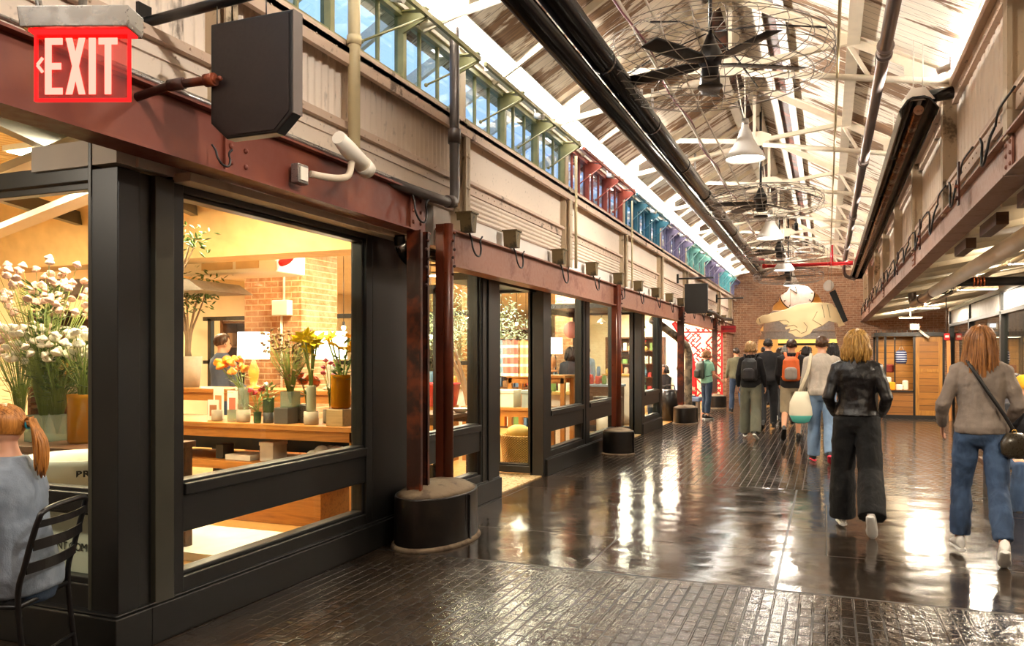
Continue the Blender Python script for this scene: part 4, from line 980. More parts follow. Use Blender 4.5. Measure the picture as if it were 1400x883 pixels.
# right storefront
t=thing('aisle_shopfront',(2.75,18,0),'black steel shopfront with a pale header panel in the right aisle','shopfront')
f=MB()
for y in (12.9,15.4,18.6,21.4):f.box(2.70,y-.06,0,2.82,y+.06,2.62)
f.box(2.7,12.9,2.56,2.82,21.4,2.64);f.box(2.7,12.9,2.2,2.82,21.4,2.26);f.build('frame',M['black'],t,world=True)
MB().box(2.74,12.95,2.26,2.78,21.4,2.56).build('header_panel',paint('pale_header','d8dce0',.5),t,world=True)
MB().box(2.75,12.95,.1,2.756,21.4,2.2).build('pane',M['glass'],t,world=True)
tag(MB().box(3.6,13,0,3.7,22,3.1).build('wall_shop',woodmat('brown_cladding','5f3c20','8a6238','z',1,.6,('y',.3))),'brown boarded wall inside the right hand shopfront','wall',kind='structure')
tag(MB().box(2.95,11.6,0,3.45,12.2,3.1).build('stone_pillar',M['panel']),'rough pale pillar at the far right edge','pillar')
tag(MB().cyl((2.88,11.5,0),(2.88,11.5,3.1),.03,10).cyl((2.8,11.9,0),(2.8,11.9,3.1),.02,10).build('conduit',M['creampipe']),'upright conduits on the rough pale pillar','conduit')
t=thing('fire_alarm_box',(2.62,21.2,1.95),'small red alarm box right of the kiosk','alarm box')
MB().box(-.05,-.06,-.07,.07,.0,.09).build('case',M['red'],t,bevel=.008);MB().box(-.03,-.07,-.01,.05,-.06,.04).build('plate',M['paper'],t);MB().cyl((0,0,.08),(0,0,1.0),.012).build('conduit',M['galv'],t)
for k,(x,z) in enumerate(((2.66,2.6),(2.7,2.6))):
    tag(MB().bar((x,20.9+.1*k,0),(x-.02,21.2,1.95),.04,.03).build('leaning_board',M['woodz']),['left','right'][k]+' slim timber leaning beside the kiosk','board')
# kiosk
t=thing('kiosk',(1.85,21.9,0),'wooden market kiosk with a black frame and an open display side','kiosk')
f=MB()
for x in (1.12,1.30,1.93,2.55):f.box(x,21.28,.08,x+.05,21.34,2.0)
for x in (1.12,2.55):f.box(x,22.5,.08,x+.05,22.56,2.0)
f.box(1.08,21.22,1.98,2.64,22.6,2.07).box(1.12,21.28,0,2.6,22.56,.09).box(1.12,21.28,.64,1.95,21.33,.67).box(1.55,21.7,.6,1.58,21.73,1.98)
f.build('frame',M['black'],t,world=True)
MB().box(1.98,21.30,.09,2.55,21.33,1.98).build('side_panel',woodmat('kiosk_panel','6e4416','9c6626','x',1,.4,('z',.16)),t,world=True)
fr=MB().box(1.98,21.285,.09,2.06,21.3,1.98).box(2.47,21.285,.09,2.55,21.3,1.98).box(2.06,21.285,1.85,2.47,21.3,1.98).box(2.06,21.285,.09,2.47,21.3,.2).box(2.06,21.285,1.12,2.47,21.3,1.2)
fr.build('panel_frame',woodmat('kiosk_frame','80521c','a8742e','z',1,.4),t,world=True)
MB().box(1.17,21.31,.09,1.93,21.33,.64).build('lower_panel',woodmat('kiosk_low','6a4214','94602a','x',1,.4,('z',.14)),t,world=True)
MB().box(1.17,22.5,.09,2.55,22.53,1.98).box(1.15,21.35,.63,2.55,22.5,.66).build('back_panel',woodmat('kiosk_back','85561e','b07c38','x',1,.4,('z',.16)),t,world=True)
sk=MB()
for k in range(14):sk.box(1.12+k*.112,21.25,2.07,1.135+k*.112,21.27,2.13)
sk.build('roof_pegs',M['black'],t,world=True)
t=thing('kiosk_lamp',(1.95,21.2,2.12),'grey box floodlight on the kiosk roof edge','lamp')
MB().box(-.11,-.06,.0,.11,.06,.16).build('housing',M['galv'],t,bevel=.01);MB().box(-.07,-.065,.05,.05,-.06,.13).build('glass',emit('flood','eef4ff',3),t)
MB().tube([(.1,0,.0),(.22,-.08,-.12),(.3,-.1,-.18)],.03,10).build('spot',M['white'],t)
def hanginghat(x,z,c1,c2,lb,nm='knit_bag'):
    t=thing(nm,(x,21.4,z),lb,'bag');gq=G('stripe_'+c1);sp=gq.sep(gq.coord('Object'));s_=gq.math('SINE',gq.math('MULTIPLY',sp[2],110));gq.bsdf(gq.ramp(s_,[(.45,lin(c1)),(.55,lin(c2))]),.8)
    MB().lathe([(0,-.15),(.11,-.15),(.13,-.05),(.12,.12),(.1,.16),(.06,.17)],18).build('body',gq.m,t);MB().tube([(-.06,0,.16),(-.02,0,.26),(.02,0,.26),(.06,0,.16)],.008,6).build('handle',M['cream'],t);MB().cyl((0,0,.25),(0,0,1.98-z),.003,5).build('hook',M['black2'],t)
hanginghat(1.68,1.47,'2a3360','c8ccd8','blue and white striped knitted bag hanging in the kiosk')
rr=random.Random(3)
for k,(x,z,w,h,c,n) in enumerate([(1.36,.67,.16,.12,'c0392b','red'),(1.5,.67,.14,.2,'e8a020','mustard'),(1.66,.67,.16,.14,'efe8dc','white'),(1.8,.67,.12,.24,'efe2c8','cream'),(1.42,.85,.14,.14,'eee6da','ivory'),(1.45,1.1,.2,.2,'7a2a20','maroon')]):
    boxobj('folded_knitwear',x-w/2,21.5+.05*k,z,x+w/2,21.75+.05*k,z+h,paint('knit_'+c,c,.9),n+' knitted item stacked in the kiosk','knitwear',.03)

# ---- the hall behind the camera and the seating bay at the left
tag(MB().box(-9,-3.2,0,8,-3,4.5).prism([(-3.3,4.2),(1.35,4.2),(-.95,5.6)],'y',-3.2,-3).build('wall_rear',brickmat('rear_brick','8a5a42','6e4430','b09078','xz')),'brick wall behind the camera','wall',kind='structure')
tag(MB().box(-9.1,-3,0,-9,3.0,3.3).build('wall_bay',M['warmpale']),'pale wall of the seating bay left of the camera','wall',kind='structure')
tag(MB().box(-9,-3,3.2,-3.2,3.0,3.3).build('ceiling',M['warmpale']),'ceiling of the seating bay left of the camera','ceiling',kind='structure')
tag(MB().box(-9,-3,-.1,-3.3,3.0,0).build('floor',M['shopfloor']) if False else MB().box(-9,-3,-.1,-5.2,3.0,0).build('floor',paint('bay_floor','2c241d',.3)),'dark floor of the seating bay','floor',kind='structure')
tag(MB().box(-3.25,-3,2.8,-3.2,3,3.3).build('trim_12',M['whitewall']),'band above the seating bay opening','band',kind='structure')

ro=MB()
for k in range(30):
    y=.2+k*.98;ro.bar((-3.35,y,4.55),(-4.9,y+.1,3.75),.05,.12)
for z in (3.8,4.4):ro.box(-4.3,0,z,-4.22,29,z+.06)
tag(ro.build('trim_13',M['white']),'white outside rafters glimpsed through the clerestory glass','rafter',kind='structure')
t=thing('brick_pillar',(-4.9,15.9,0),'narrow brick pillar deep behind the third shop window','pillar')
MB().box(-5.3,15.9,.005,-4.75,16.4,3.15).build('shaft',BR2x,t,world=True)
t=thing('brick_pillar',(-5.8,12.2,0),'brick pillar behind the hanging textiles','pillar')
MB().box(-6.1,13.0,.005,-5.6,13.5,3.15).build('shaft',BR2x,t,world=True)
def shelving(x,y,w,n,lb,seed,faces='x'):
    t=thing('shelving_unit',(x,y,.005),lb,'shelving','shelving units in the shops');rr=random.Random(seed)
    f=MB()
    for q in (-1,1):f.box(q*w/2-.03,-.18,0,q*w/2+.03,.18,2.1)
    for k in range(n+1):f.box(-w/2,-.18,k*2.05/n,w/2,.18,k*2.05/n+.035)
    f.box(-w/2,.16,0,w/2,.18,2.1);f.build('frame',M['wooddark'],t)
    for k in range(n):
        z=k*2.05/n+.035;xx=-w/2+.06
        while xx<w/2-.12:
            ww=rr.uniform(.06,.14);hh=rr.uniform(.12,.3);c=rr.choice(['d8b45c','b03a34','e8dcc4','54708c','6d8a4a','d97a2c','7a5a3c','e6c8b0'])
            mm='ware_'+c
            mat=bpy.data.materials.get(mm) or paint(mm,c,.4)
            if rr.random()<.5:MB().box(xx,-.12,z,xx+ww,.05,z+hh).build('boxed_ware',mat,t,bevel=.004)
            else:MB().lathe([(0,0),(ww/2,0),(ww/2,hh*.6),(ww*.25,hh*.85),(ww*.25,hh),(0,hh)],12,(xx+ww/2,-.05,z)).build('ware',mat,t)
            xx+=ww+rr.uniform(.02,.08)
shelving(-8.9,7.6,1.7,5,'tall dark shelving with wares, deepest in the flower shop',1)
shelving(-6.9,6.95,.01,1,'x',2) if False else None
shelving(-8.6,10.9,1.8,5,'tall dark shelving with wares behind the brick pillar',3)
shelving(-6.4,15.6,1.6,5,'tall dark shelving with wares behind the textiles',4)
shelving(-7.8,20.0,2.2,5,'broad dark shelving with wares seen through the second entrance',5)
shelving(-5.6,24.8,1.8,5,'tall dark shelving with wares left of the red lattice',6)
# ================================================================ CEILING SERVICES
t=thing('black_duct',(-1.85,14,3.95),'pair of long black pipes slung under the left roof slope','pipe')
MB().tube([(-1.78,-3,4.03),(-1.78,25.6,4.03)],.105,20).build('upper_pipe',M['duct'],t,world=True)
MB().tube([(-1.90,-3,3.86),(-1.90,25.3,3.86)],.085,20).build('lower_pipe',M['duct'],t,world=True)
for k in range(13):MB().tube([(-1.78,.6+2*k,4.03),(-1.78,.66+2*k,4.03)],.11,20).build('joint_band',M['duct'],t,world=True)
for y in TY:
    for xx,zz in ((-1.78,4.1),(-1.9,3.9)):
        if y<25:MB().bar((xx,y,zz),(xx,y,4.45),.03,.004,(0,1,0)).build('hanger',M['galv'],t,world=True)
MB().tube([(-1.85,25.3,3.92),(-1.85,25.4,3.92),(-1.5,25.8,4.15)],.03,10).build('tail_pipe',M['silverpipe'],t,world=True)
t=thing('steel_pipe',(.46,14,4.1),'long dull silver pipe under the right roof slope','pipe')
MB().tube([(.46,-3,4.1),(.46,24.6,4.1),(.46,24.7,4.05),(.46,24.75,3.9),(.52,24.8,3.8),(.75,25,3.72)],.052,18).build('tube',M['silverpipe'],t,world=True)
for y in (2.7,7.35,11.5,16,20.5):MB().tube([(.46,y,4.1),(.46,y+.03,4.1)],.07,18).tube([(.46,y+.06,4.1),(.46,y+.16,4.1)],.062,18).tube([(.46,y+.19,4.1),(.46,y+.22,4.1)],.07,18).build('coupling',M['silverpipe'],t,world=True)
for y in TY[:-2]:MB().cyl((.46,y+.08,4.14),(.46,y+.08,zr(.46)),.008,6).build('hanger',M['galv'],t,world=True)
def heater(y0,y1,lb):
    t=thing('tube_heater',(.8,y0,3.8),lb,'heater')
    p=[(-.15,-.07),(-.17,.0),(-.1,.1),(-.05,.125),(.05,.125),(.1,.1),(.17,.0),(.15,-.07),(.14,-.07),(.155,.0),(.09,.09),(.04,.11),(-.04,.11),(-.09,.09),(-.155,.0),(-.14,-.07)]
    MB().prism([(a+.8,b+3.8) for a,b in p],'y',y0,y1).build('reflector',M['duct'],t,world=True)
    MB().tube([(.8,y0+.02,3.8),(.8,y1-.02,3.8)],.045,14).build('radiant_tube',paint('heat_stained_tube','6d4a34',.3,.7,.3,3,.2,'8d7a6a',.55),t,world=True)
    MB().prism([(a+.8,b+3.8) for a,b in p[:8]],'y',y1,y1+.015).build('end_cap',M['duct'],t,world=True)
    y=y0+.05
    while y<y1:
        MB().prism([(.66,3.9),(.94,3.9),(.86,4.02),(.74,4.02)],'y',y,y+.006).cyl((.76,y+.02,3.98),(.76,y+.02,zr(.76)),.006,6).cyl((.84,y+.02,3.98),(.84,y+.02,zr(.84)),.006,6).build('hanger',M['white'],t,world=True);y+=2.4
    return t
t=heater(8.3,25,'long black radiant tube heater slung beside the right wall')
MB().tube([(.86,8.45,3.95),(1.1,8.5,3.98)],.06,14).build('exhaust_stub',M['duct'],t,world=True)
t=thing('heater_burner',(.8,5.3,4.0),'dark burner unit with ribbed cans at the top right edge','burner')
MB().cyl((.72,4.2,3.92),(.72,6.0,3.92),.045,16).cyl((.84,4.0,3.95),(.84,5.9,3.95),.075,18).build('can',M['duct'],t,world=True)
MB().box(.58,4.0,3.98,.76,5.85,4.13).box(.9,3.6,3.95,1.08,5.95,4.15).build('housing',M['galv'],t,world=True,bevel=.02)
MB().cyl((.6,5.8,4.1),(.6,5.8,zr(.6)),.012,8).cyl((.95,5.9,4.1),(.95,5.9,zr(.95)),.012,8).build('hanger',M['white'],t,world=True)
# conduits
cd=[(-1.5,4.25,.016,'white','thick white conduit'),(-1.31,4.27,.011,'white','thin white conduit'),(.1,4.32,.014,'creampipe','cream conduit right of the ridge')]
for k,(x,z,r,m,lb) in enumerate(cd):
    tag(MB().tube([(x,-3,z),(x,28.5,z)],r,8).build('conduit',M[m]),lb+' running lengthwise under the trusses','conduit')
pts=[(-1.5+.028*math.cos(k*.9),2+k*.35,4.25+.028*math.sin(k*.9)) for k in range(48)]
tag(MB().tube(pts,.009,6).build('twisted_cable',paint('maroon_cable','8a4a50',.5)),'maroon cable twisted around the thick white conduit','cable')
# red sprinkler pipe
rp=MB().tube([(-1.62,23.2,4.0),(.62,23.2,4.0)],.045,14).tube([(.13,23.2,4.0),(.13,23.2,4.5)],.04,12).tube([(-1.62,23.2,4.0),(-1.62,23.2,4.2),(-2.1,23.0,4.22),(-2.1,23.0,4.4)],.035,12)
for x in (-1.6,-.9,.13,.6):rp.tube([(x-.06,23.2,4.0),(x+.06,23.2,4.0)],.058,14)
tag(rp.build('sprinkler_pipe',M['red']),'bright red sprinkler pipe crossing the hall near the brick wall','pipe')
rp=MB().tube([(1.0,23.2,3.95),(1.0,27,3.95)],.04,12)
tag(rp.build('sprinkler_pipe',M['red']),'short red pipe beside the far end of the right wall','pipe')
# ---- fans
M['blade']=paint('fan_blade','1c1613',.4,0,.2);M['cage']=paint('fan_cage_wire','8a8076',.4,.3,.1)
def fan(x,y,z,R_,lb,rot=0,nb=5,near=True):
    t=thing('ceiling_fan',(x,y,z),lb,'fan','caged ceiling fans',rz=rot)
    MB().cyl((0,0,.25),(0,0,zr(x)-z),.018,8).build('down_rod',M['black2'],t)
    MB().lathe([(0,-.13),(.06,-.13),(.075,-.1),(.075,-.02),(.10,0),(.10,.1),(.07,.16),(.03,.26),(0,.26)],20).build('motor',M['black2'],t)
    for k in range(nb):
        a=2*PI*k/nb;d=V((math.cos(a),math.sin(a),0));s=V((-math.sin(a),math.cos(a),.18)).normalized();u=d.cross(s)
        b=MB();L=R_*.82
        b.loft([(d*.08+V((0,0,.0)),s*.03,u*.006),(d*.2,s*.085,u*.006),(d*L*.6+V((0,0,-.01)),s*.1,u*.006),(d*L+V((0,0,-.02)),s*.09,u*.005)],8);b.build('blade',M['blade'],t)
    c=MB();w=.0036 if near else .004
    def prof(q):# radial profile of cage: q 0..1 ->(r,z)
        a=q*PI*.95-PI/2
        return (R_*(.25+.75*math.cos(a)**.55) if abs(math.cos(a))>1e-3 else R_*.25, .21*math.sin(a)+.02)
    def ring(r,zz,n=40):c.tube([(r*math.cos(2*PI*k/n),r*math.sin(2*PI*k/n),zz) for k in range(n+1)],w,4,cap=False)
    for r in (.25,.45,.65,.85):
        ring(R_*r,.21-.06*r*r);ring(R_*r,-.2+.06*r*r)
    for zz in (-.09,-.02,.06,.13):ring(R_*(1.0+.02*math.cos(zz*9)),zz)
    NR=26
    for k in range(NR):
        a=2*PI*k/NR;tw=.25
        pts=[]
        for r,zz,q in ((.25,.2,0),(.6,.19,.3),(.9,.15,.5),(1.0,.08,.6),(1.02,.0,.65),(.97,-.1,.7),(.8,-.16,.8),(.5,-.19,.95),(.25,-.2,1.1)):
            aa=a+tw*q;pts.append((R_*r*math.cos(aa),R_*r*math.sin(aa),zz))
        c.tube(pts,w,4,cap=False)
    c.build('cage',M['cage'],t)
    for k in range(4):
        a=PI/4+PI/2*k;st=MB().tube([(.04*math.cos(a),.04*math.sin(a),.28),(R_*.55*math.cos(a),R_*.55*math.sin(a),.2),(R_*1.0*math.cos(a),R_*1.0*math.sin(a),.05)],.007,6);st.build('strut',M['black2'],t)
    MB().lathe([(0,-.215),(.11,-.215),(.11,-.2),(0,-.2)],20).build('bottom_plate',M['blade'],t)
    return t
fan(-.97,7.3,4.12,1.03,'largest caged black fan with dark blades, nearest the camera',.45)
fan(-.97,13.2,3.92,.93,'second caged fan, behind the nearest white lamp',1.0,5,False)
fan(-.97,18.6,3.8,.92,'third caged fan along the ridge',.3,5,False)
fan(-.97,23.0,3.68,.9,'farthest caged fan, in front of the brick gable',.8,5,False)
# ---- hall pendants
M['enamel']=paint('white_enamel','e9e6e0',.35,0,.03);M['diff']=emit('lamp_diffuser','fff4e4',14)
HP=[(-3.0,1.2),(.95,4.0),(4.3,4.0)]
def hall(x,y,z,lb,s=1):
    t=thing('pendant_light',(x,y,z),lb,'lamp','white bell pendant lights')
    MB().lathe([(.045*s,.44*s),(.05*s,.40*s),(.075*s,.36*s),(.10*s,.27*s),(.155*s,.17*s),(.22*s,.08*s),(.25*s,.02*s),(.255*s,0),(.245*s,.0),(.21*s,.08*s),(.15*s,.16*s),(.09*s,.27*s),(.0,.34*s)],32).build('lamp_shade',M['enamel'],t)
    MB().cyl((0,0,.42*s),(0,0,.52*s),.045*s,16).build('socket',M['galv'],t)
    MB().lathe([(0,.015*s),(.235*s,.02*s),(.235*s,.03*s),(0,.03*s)],28).build('diffuser',M['diff'],t)
    MB().tube([(0,0,.5*s),(-.05,0,.7*s),(-.14,0,zr(x)-z-.12)],.008,6).cyl((0,0,.5*s),(0,0,zr(x)-z),.01,8).build('cord',M['white'],t)
    ld=bpy.data.lights.new('hall_light','AREA');ld.shape='DISK';ld.size=.4;ld.energy=HALLW;ld.color=(1,.9,.76)
    lo=bpy.data.objects.new('hall_light',ld);COL.objects.link(lo);lo.location=(x,y,z-.01)
    return t
SPW=340;HALLW=50;UPW=95
hall(-.97,10.6,4.02,'white bell pendant light nearest in view, right of the first fan')
hall(-.97,15.5,3.68,'second white bell pendant, smaller, beyond the second fan')
hall(-.97,20.6,3.6,'third white bell pendant in front of the brick gable')
hall(-.97,25.4,3.62,'fourth white bell pendant, above the clock')
hall(-.97,4.6,4.55,'pendant light above the camera, outside the top of the picture')
hall(-.97,-.5,4.5,'pendant light behind the camera')
# small hanging disc lamp near arch
t=thing('hanging_reflector',(.05,22.5,3.35),'small tilted pale disc hanging right of the clock','reflector')
MB().ell((0,0,0),(.13,.03,.15),Matrix.Rotation(.3,3,'Y'),n=16,m=10).build('disc',M['enamel'],t);MB().cyl((0,0,.1),(-.03,0,1.0),.004,5).build('wire',M['galv'],t)
# ---- linear strip lights on eaves
M['tube']=emit('fluorescent','fffaf2',9)
for k in range(10):
    y=-3+3.05*k;L=1.525
    t=thing('strip_light',(-2.9,y+L,zr(-2.9)-.05),od[k]+' white strip light along the left eave from the camera end','strip light','strip lights along the left eave')
    a=MB().box(-.12,-L,.0,.12,L,.03).build('channel',M['enamel'],t);b=MB().box(-.11,-L+.01,-.012,.11,L-.01,.0).build('tube',M['tube'],t)
    for c in (a,b):c.rotation_euler=(0,-math.atan(.577),0)
for k in range(10):  # uplights added on both eaves to brighten the roof and upper walls
    y=-2.6+3.05*k+.1
    for sx,zz,lb in ((-2.98,4.2,'left'),(1.16,4.2,'right')):
        t=thing('fill_uplight',(sx,y+1.45,zz),od[k]+' slim added light trough on the '+lb+' eaves plate from the camera end','fill_uplight','added uplights along the eaves')
        MB().box(-.02,-1.2,-.01,.02,1.2,.0).box(-.022,-1.2,-.01,-.02,1.2,.02).box(.02,-1.2,-.01,.022,1.2,.02).build('trough',M['enamel'],t)
        ld=bpy.data.lights.new('fill_uplight','AREA');ld.shape='RECTANGLE';ld.size=.03;ld.size_y=2.3;ld.energy=UPW*(1.7 if sx<0 else 2.9);ld.color=(1,.94,.86)
        lo=bpy.data.objects.new('fill_uplight_lamp',ld);COL.objects.link(lo);lo.location=(sx+(.03 if sx<0 else -.03),y+1.45,zz+.02);lo.rotation_euler=(PI,0.5 if sx<0 else -.75,0)
# ---- pipes on left wall
t=thing('drain_pipe',(-2.93,6.1,3.0),'dark grey drain pipe dropping past the clerestory and bending into the beam','pipe')
MB().tube(smooth([(-2.93,6.1,4.45),(-2.93,6.1,3.2),(-2.93,6.1,2.86),(-2.93,6.02,2.79),(-2.95,5.7,2.78),(-3.08,5.2,2.82)],5),.042,14).build('tube',paint('grey_drain','4a423f',.3,.1,.1,3,0),t,world=True)
cm=paint('grey_drain2','564a44',.35,.1,.1,3,0);MB().cyl((-2.93,6.1,3.30),(-2.93,6.1,3.42),.055,14).build('collar',cm,t,world=True);MB().cyl((-2.93,6.06,2.80),(-2.93,5.96,2.785),.052,14).build('collar',cm,t,world=True)
tag(MB().cyl((-2.97,4.62,2.83),(-2.97,4.62,4.4),.042,14).cyl((-2.97,4.62,3.6),(-2.97,4.62,3.66),.05,14).build('vertical_pipe',M['creampipe']),'cream painted upright pipe on the left upper wall beside the camera','pipe')
tag(MB().cyl((-2.97,9.75,2.62),(-2.97,9.75,4.05),.02,10).build('vertical_conduit',M['creampipe']),'slender upright conduit beside the red window frames','conduit')
tag(MB().cyl((-2.97,12.9,2.62),(-2.97,12.9,4.05),.014,10).build('vertical_conduit',M['creampipe']),'slender upright conduit beside the teal window frames','conduit')
# security camera
t=thing('security_camera',(-2.93,4.2,2.7),'cream security camera on a curved arm above the near beam','camera')
MB().tube(smooth([(-2.95,4.1,2.62),(-2.88,4.25,2.62),(-2.86,4.38,2.66),(-2.86,4.42,2.76)],4),.022,12).build('arm',M['cream'],t,world=True)
MB().tube([(-2.84,4.24,2.87),(-2.85,4.36,2.83),(-2.87,4.58,2.77)],[.045,.055,.055],14).build('housing',M['white'],t,world=True)
MB().tube([(-2.868,4.56,2.775),(-2.875,4.64,2.75)],[.06,.06],14).build('hood',M['white'],t,world=True)
t=thing('junction_box',(-2.99,4.05,2.6),'small grey junction box bolted to the near beam','junction box')
MB().box(-.03,-.05,-.05,.03,.05,.07).build('case',M['galv'],t,bevel=.008);MB().box(.03,-.035,-.03,.036,.035,.05).build('cover',M['white'],t)
t=thing('elbow_fitting',(-3.2,5.75,2.3),'dark jointed pipe elbow under the end of the near beam','pipe fitting')
MB().tube(smooth([(-3.15,5.55,2.46),(-3.15,5.58,2.36),(-3.12,5.68,2.26),(-3.05,5.78,2.24)],4),.045,14).build('elbow',M['black2'],t,world=True)
MB().tube([(-3.15,5.57,2.40),(-3.145,5.6,2.35)],.055,14).build('collar',M['galv'],t,world=True);MB().tube([(-3.1,5.7,2.26),(-3.08,5.73,2.25)],.055,14).build('collar',M['galv'],t,world=True)
# hanging blade sign
sg=thing('hanging_sign',(-2.66,2.95,2.75),'blank black hanging shop sign with clipped lower corners','sign')
w_,c_=.46,.09
poly=[(0,-.17),(c_,-.25),(w_-c_,-.25),(w_,-.17),(w_,.29),(0,.29)]
m=MB().prism(poly,'y',-.02,.045);m.build('frame',M['black'],sg,bevel=.006)
poly2=[(.02,-.16),(c_+.01,-.235),(w_-c_-.01,-.235),(w_-.02,-.16),(w_-.02,.275),(.02,.275)]
MB().prism(poly2,'y',-.024,-.018).build('face',paint('sign_face_black','1f1412',.45),sg)
MB().box(w_,-.02,-.17,w_+.004,.045,.29).build('metal_edge',paint('brushed_edge','6b625c',.3,.4,.1,3,0),sg)
br=MB().tube([(-.4,-.08,-.02),(-.2,-.06,.02),(0.0,-.05,.02),(.06,-.05,.02)],.02,12).tube([(-.2,-.07,.015),(-.12,-.06,.02)],.027,12).tube([(.0,-.05,.02),(.05,-.05,.02)],.03,12).ell((.08,-.05,.02),(.012,.012,.012))
br.build('bracket_pipe',M['rustdark'],sg)
MB().tube([(-.45,.0,.37),(.35,.02,.42)],.025,12).box(-.5,-.04,.3,-.42,.04,.46).cyl((.02,0,.28),(.02,0,.4),.003,6).cyl((.3,0,.28),(.3,0,.41),.003,6).build('upper_arm',M['black2'],sg)
def blade(y,x0,x1,z0,z1,lb,arm=True,name='hanging_sign'):
    t=thing(name,((x0+x1)/2,y,z0),lb,'sign')
    MB().prism([(x0,z0+.06),(x0+.05,z0),(x1-.05,z0),(x1,z0+.06),(x1,z1),(x0,z1)],'y',y-.03,y+.03).build('board',M['black'],t,world=True,bevel=.004)
    MB().tube([(-3.0,y,z1+.12),(x1+.12,y,z1+.12)],.018,8).cyl((x0+.06,y,z1),(x0+.06,y,z1+.12),.004,5).cyl((x1-.06,y,z1),(x1-.06,y,z1+.12),.004,5).box(-3.02,y-.03,z1+.02,-2.98,y+.03,z1+.22).build('arm',M['black2'],t,world=True)
blade(17.4,-2.85,-2.36,2.42,3.06,'blank black hanging sign in the middle distance on the left')
t=thing('sign_arm',(-3.0,24.07,3.2),'bare dark bracket arm beyond the second black sign','bracket')
MB().tube([(0,0,0),(.75,0,0)],.02,8).build('arm',M['black2'],t);MB().box(-.03,-.05,-.12,.02,.05,.12).build('plate',M['black2'],t)
t=thing('red_sign',(-2.78,25,2.33),'small dark red hanging sign near the brick wall','sign')
MB().box(-.22,-.02,-.1,.22,.02,.1).build('board',paint('dark_red_board','8f1820',.4),t,bevel=.004)
MB().box(-.17,-.024,-.02,.17,-.02,.02).build('stripe',paint('dull_red_letters','5a1016',.5),t);MB().cyl((-.15,0,.1),(-.15,0,.35),.006,6).cyl((.15,0,.1),(.15,0,.35),.006,6).build('hanger',M['black2'],t)
tag(MB().tube([(-2.98,19.5,2.66),(-2.85,22,2.68),(-2.9,24.5,2.62),(-2.8,26,2.66)],.05,8).build('cable_bundle',M['cable']),'black cable bundle lying along the far left beam','cable')
# EXIT sign
rz=-.02+.37*.9
ex=thing('exit_sign',(-2.12,1.79,2.39),'illuminated red edge lit exit sign with a left arrow, top left','exit sign',rz=.36)
MB().prism([(-.165,.1),(-.175,.165),(.165,.165),(.165,.115),(.16,.1)],'y',-.05,.05).build('housing',paint('brushed_housing','a39c92',.28,.7,.1,3),ex,bevel=.004)
MB().box(-.145,-.004,-.105,.145,.004,.1).build('acrylic_panel',solidglass('clear_acrylic_panel','f3b0ac',.12),ex)
EM=emit('exit_red','ff1414',2.6);EL=emit('exit_letters','ff6a5c',3.2)
MB().box(-.147,-.006,-.107,-.141,.006,.1).box(.141,-.006,-.107,.147,.006,.1).box(-.147,-.006,-.109,.147,.006,-.102).build('glowing_edge',EM,ex)
MB().box(-.15,-.03,.095,.155,.03,.1).build('lamp_slot',EM,ex)
def glyph(m,x0,w,h,ch,y=-.007,z=-.09,s=.02):
    def b(a,c,d,e):m.box(x0+a,y-.002,z+c,x0+d,y,z+e)
    if ch=='E':b(0,0,s,h);b(0,0,w,s);b(0,h-s,w,h);b(0,h/2-s/2,w*.92,h/2+s/2)
    if ch=='I':b(0,0,s*1.05,h)
    if ch=='T':b(0,h-s,w,h);b(w/2-s/2,0,w/2+s/2,h)
    if ch=='X':
        for p,q in (((x0+s/2,z),(x0+w-s/2,z+h)),((x0+w-s/2,z),(x0+s/2,z+h))):
            m.add([(p[0]-s/2,y-.002,p[1]),(p[0]+s/2,y-.002,p[1]),(q[0]+s/2,y-.002,q[1]),(q[0]-s/2,y-.002,q[1]),(p[0]-s/2,y,p[1]),(p[0]+s/2,y,p[1]),(q[0]+s/2,y,q[1]),(q[0]-s/2,y,q[1])],[(0,1,2,3),(7,6,5,4),(0,4,5,1),(1,5,6,2),(2,6,7,3),(3,7,4,0)])
m=MB();h=.172
glyph(m,-.112,.054,h,'E');glyph(m,-.048,.06,h,'X');glyph(m,.023,.02,h,'I');glyph(m,.053,.058,h,'T');m.build('lettering',EL,ex)
m=MB();m.bar((-.136,-.008,0.0),(-.119,-.008,.022),.002,.009,(0,0,1)).bar((-.136,-.008,0.0),(-.119,-.008,-.022),.002,.009,(0,0,1));m.build('arrow',EL,ex)
MB().cyl((0,.0,.165),(0,.0,2.2),.012,10).build('stem',M['galv'],ex)
MB().tube([(-.2,.1,.25),(-.17,.1,.1),(-.14,.08,.0)],.01,8).build('flex_conduit',M['galv'],ex)

t=thing('spotlight',(-.6,17.9,4.3),'small black spotlight aimed at the pointing hand sign','spotlight')
MB().tube([(0,0,0),(0,.12,-.1)],.04,12).build('can',M['black2'],t);MB().cyl((0,0,0),(0,0,.12),.012).build('stem',M['black2'],t)
ld=bpy.data.lights.new('spot','SPOT');ld.energy=260;ld.spot_size=.7;ld.spot_blend=.9;ld.color=(1,.93,.8);ld.shadow_soft_size=.04
lo=bpy.data.objects.new('sign_spot',ld);COL.objects.link(lo);lo.location=(-.6,18.04,4.18);lo.rotation_euler=(V((-.65,20,2.45))-V((-.6,18.04,4.18))).to_track_quat('-Z','Y').to_euler()

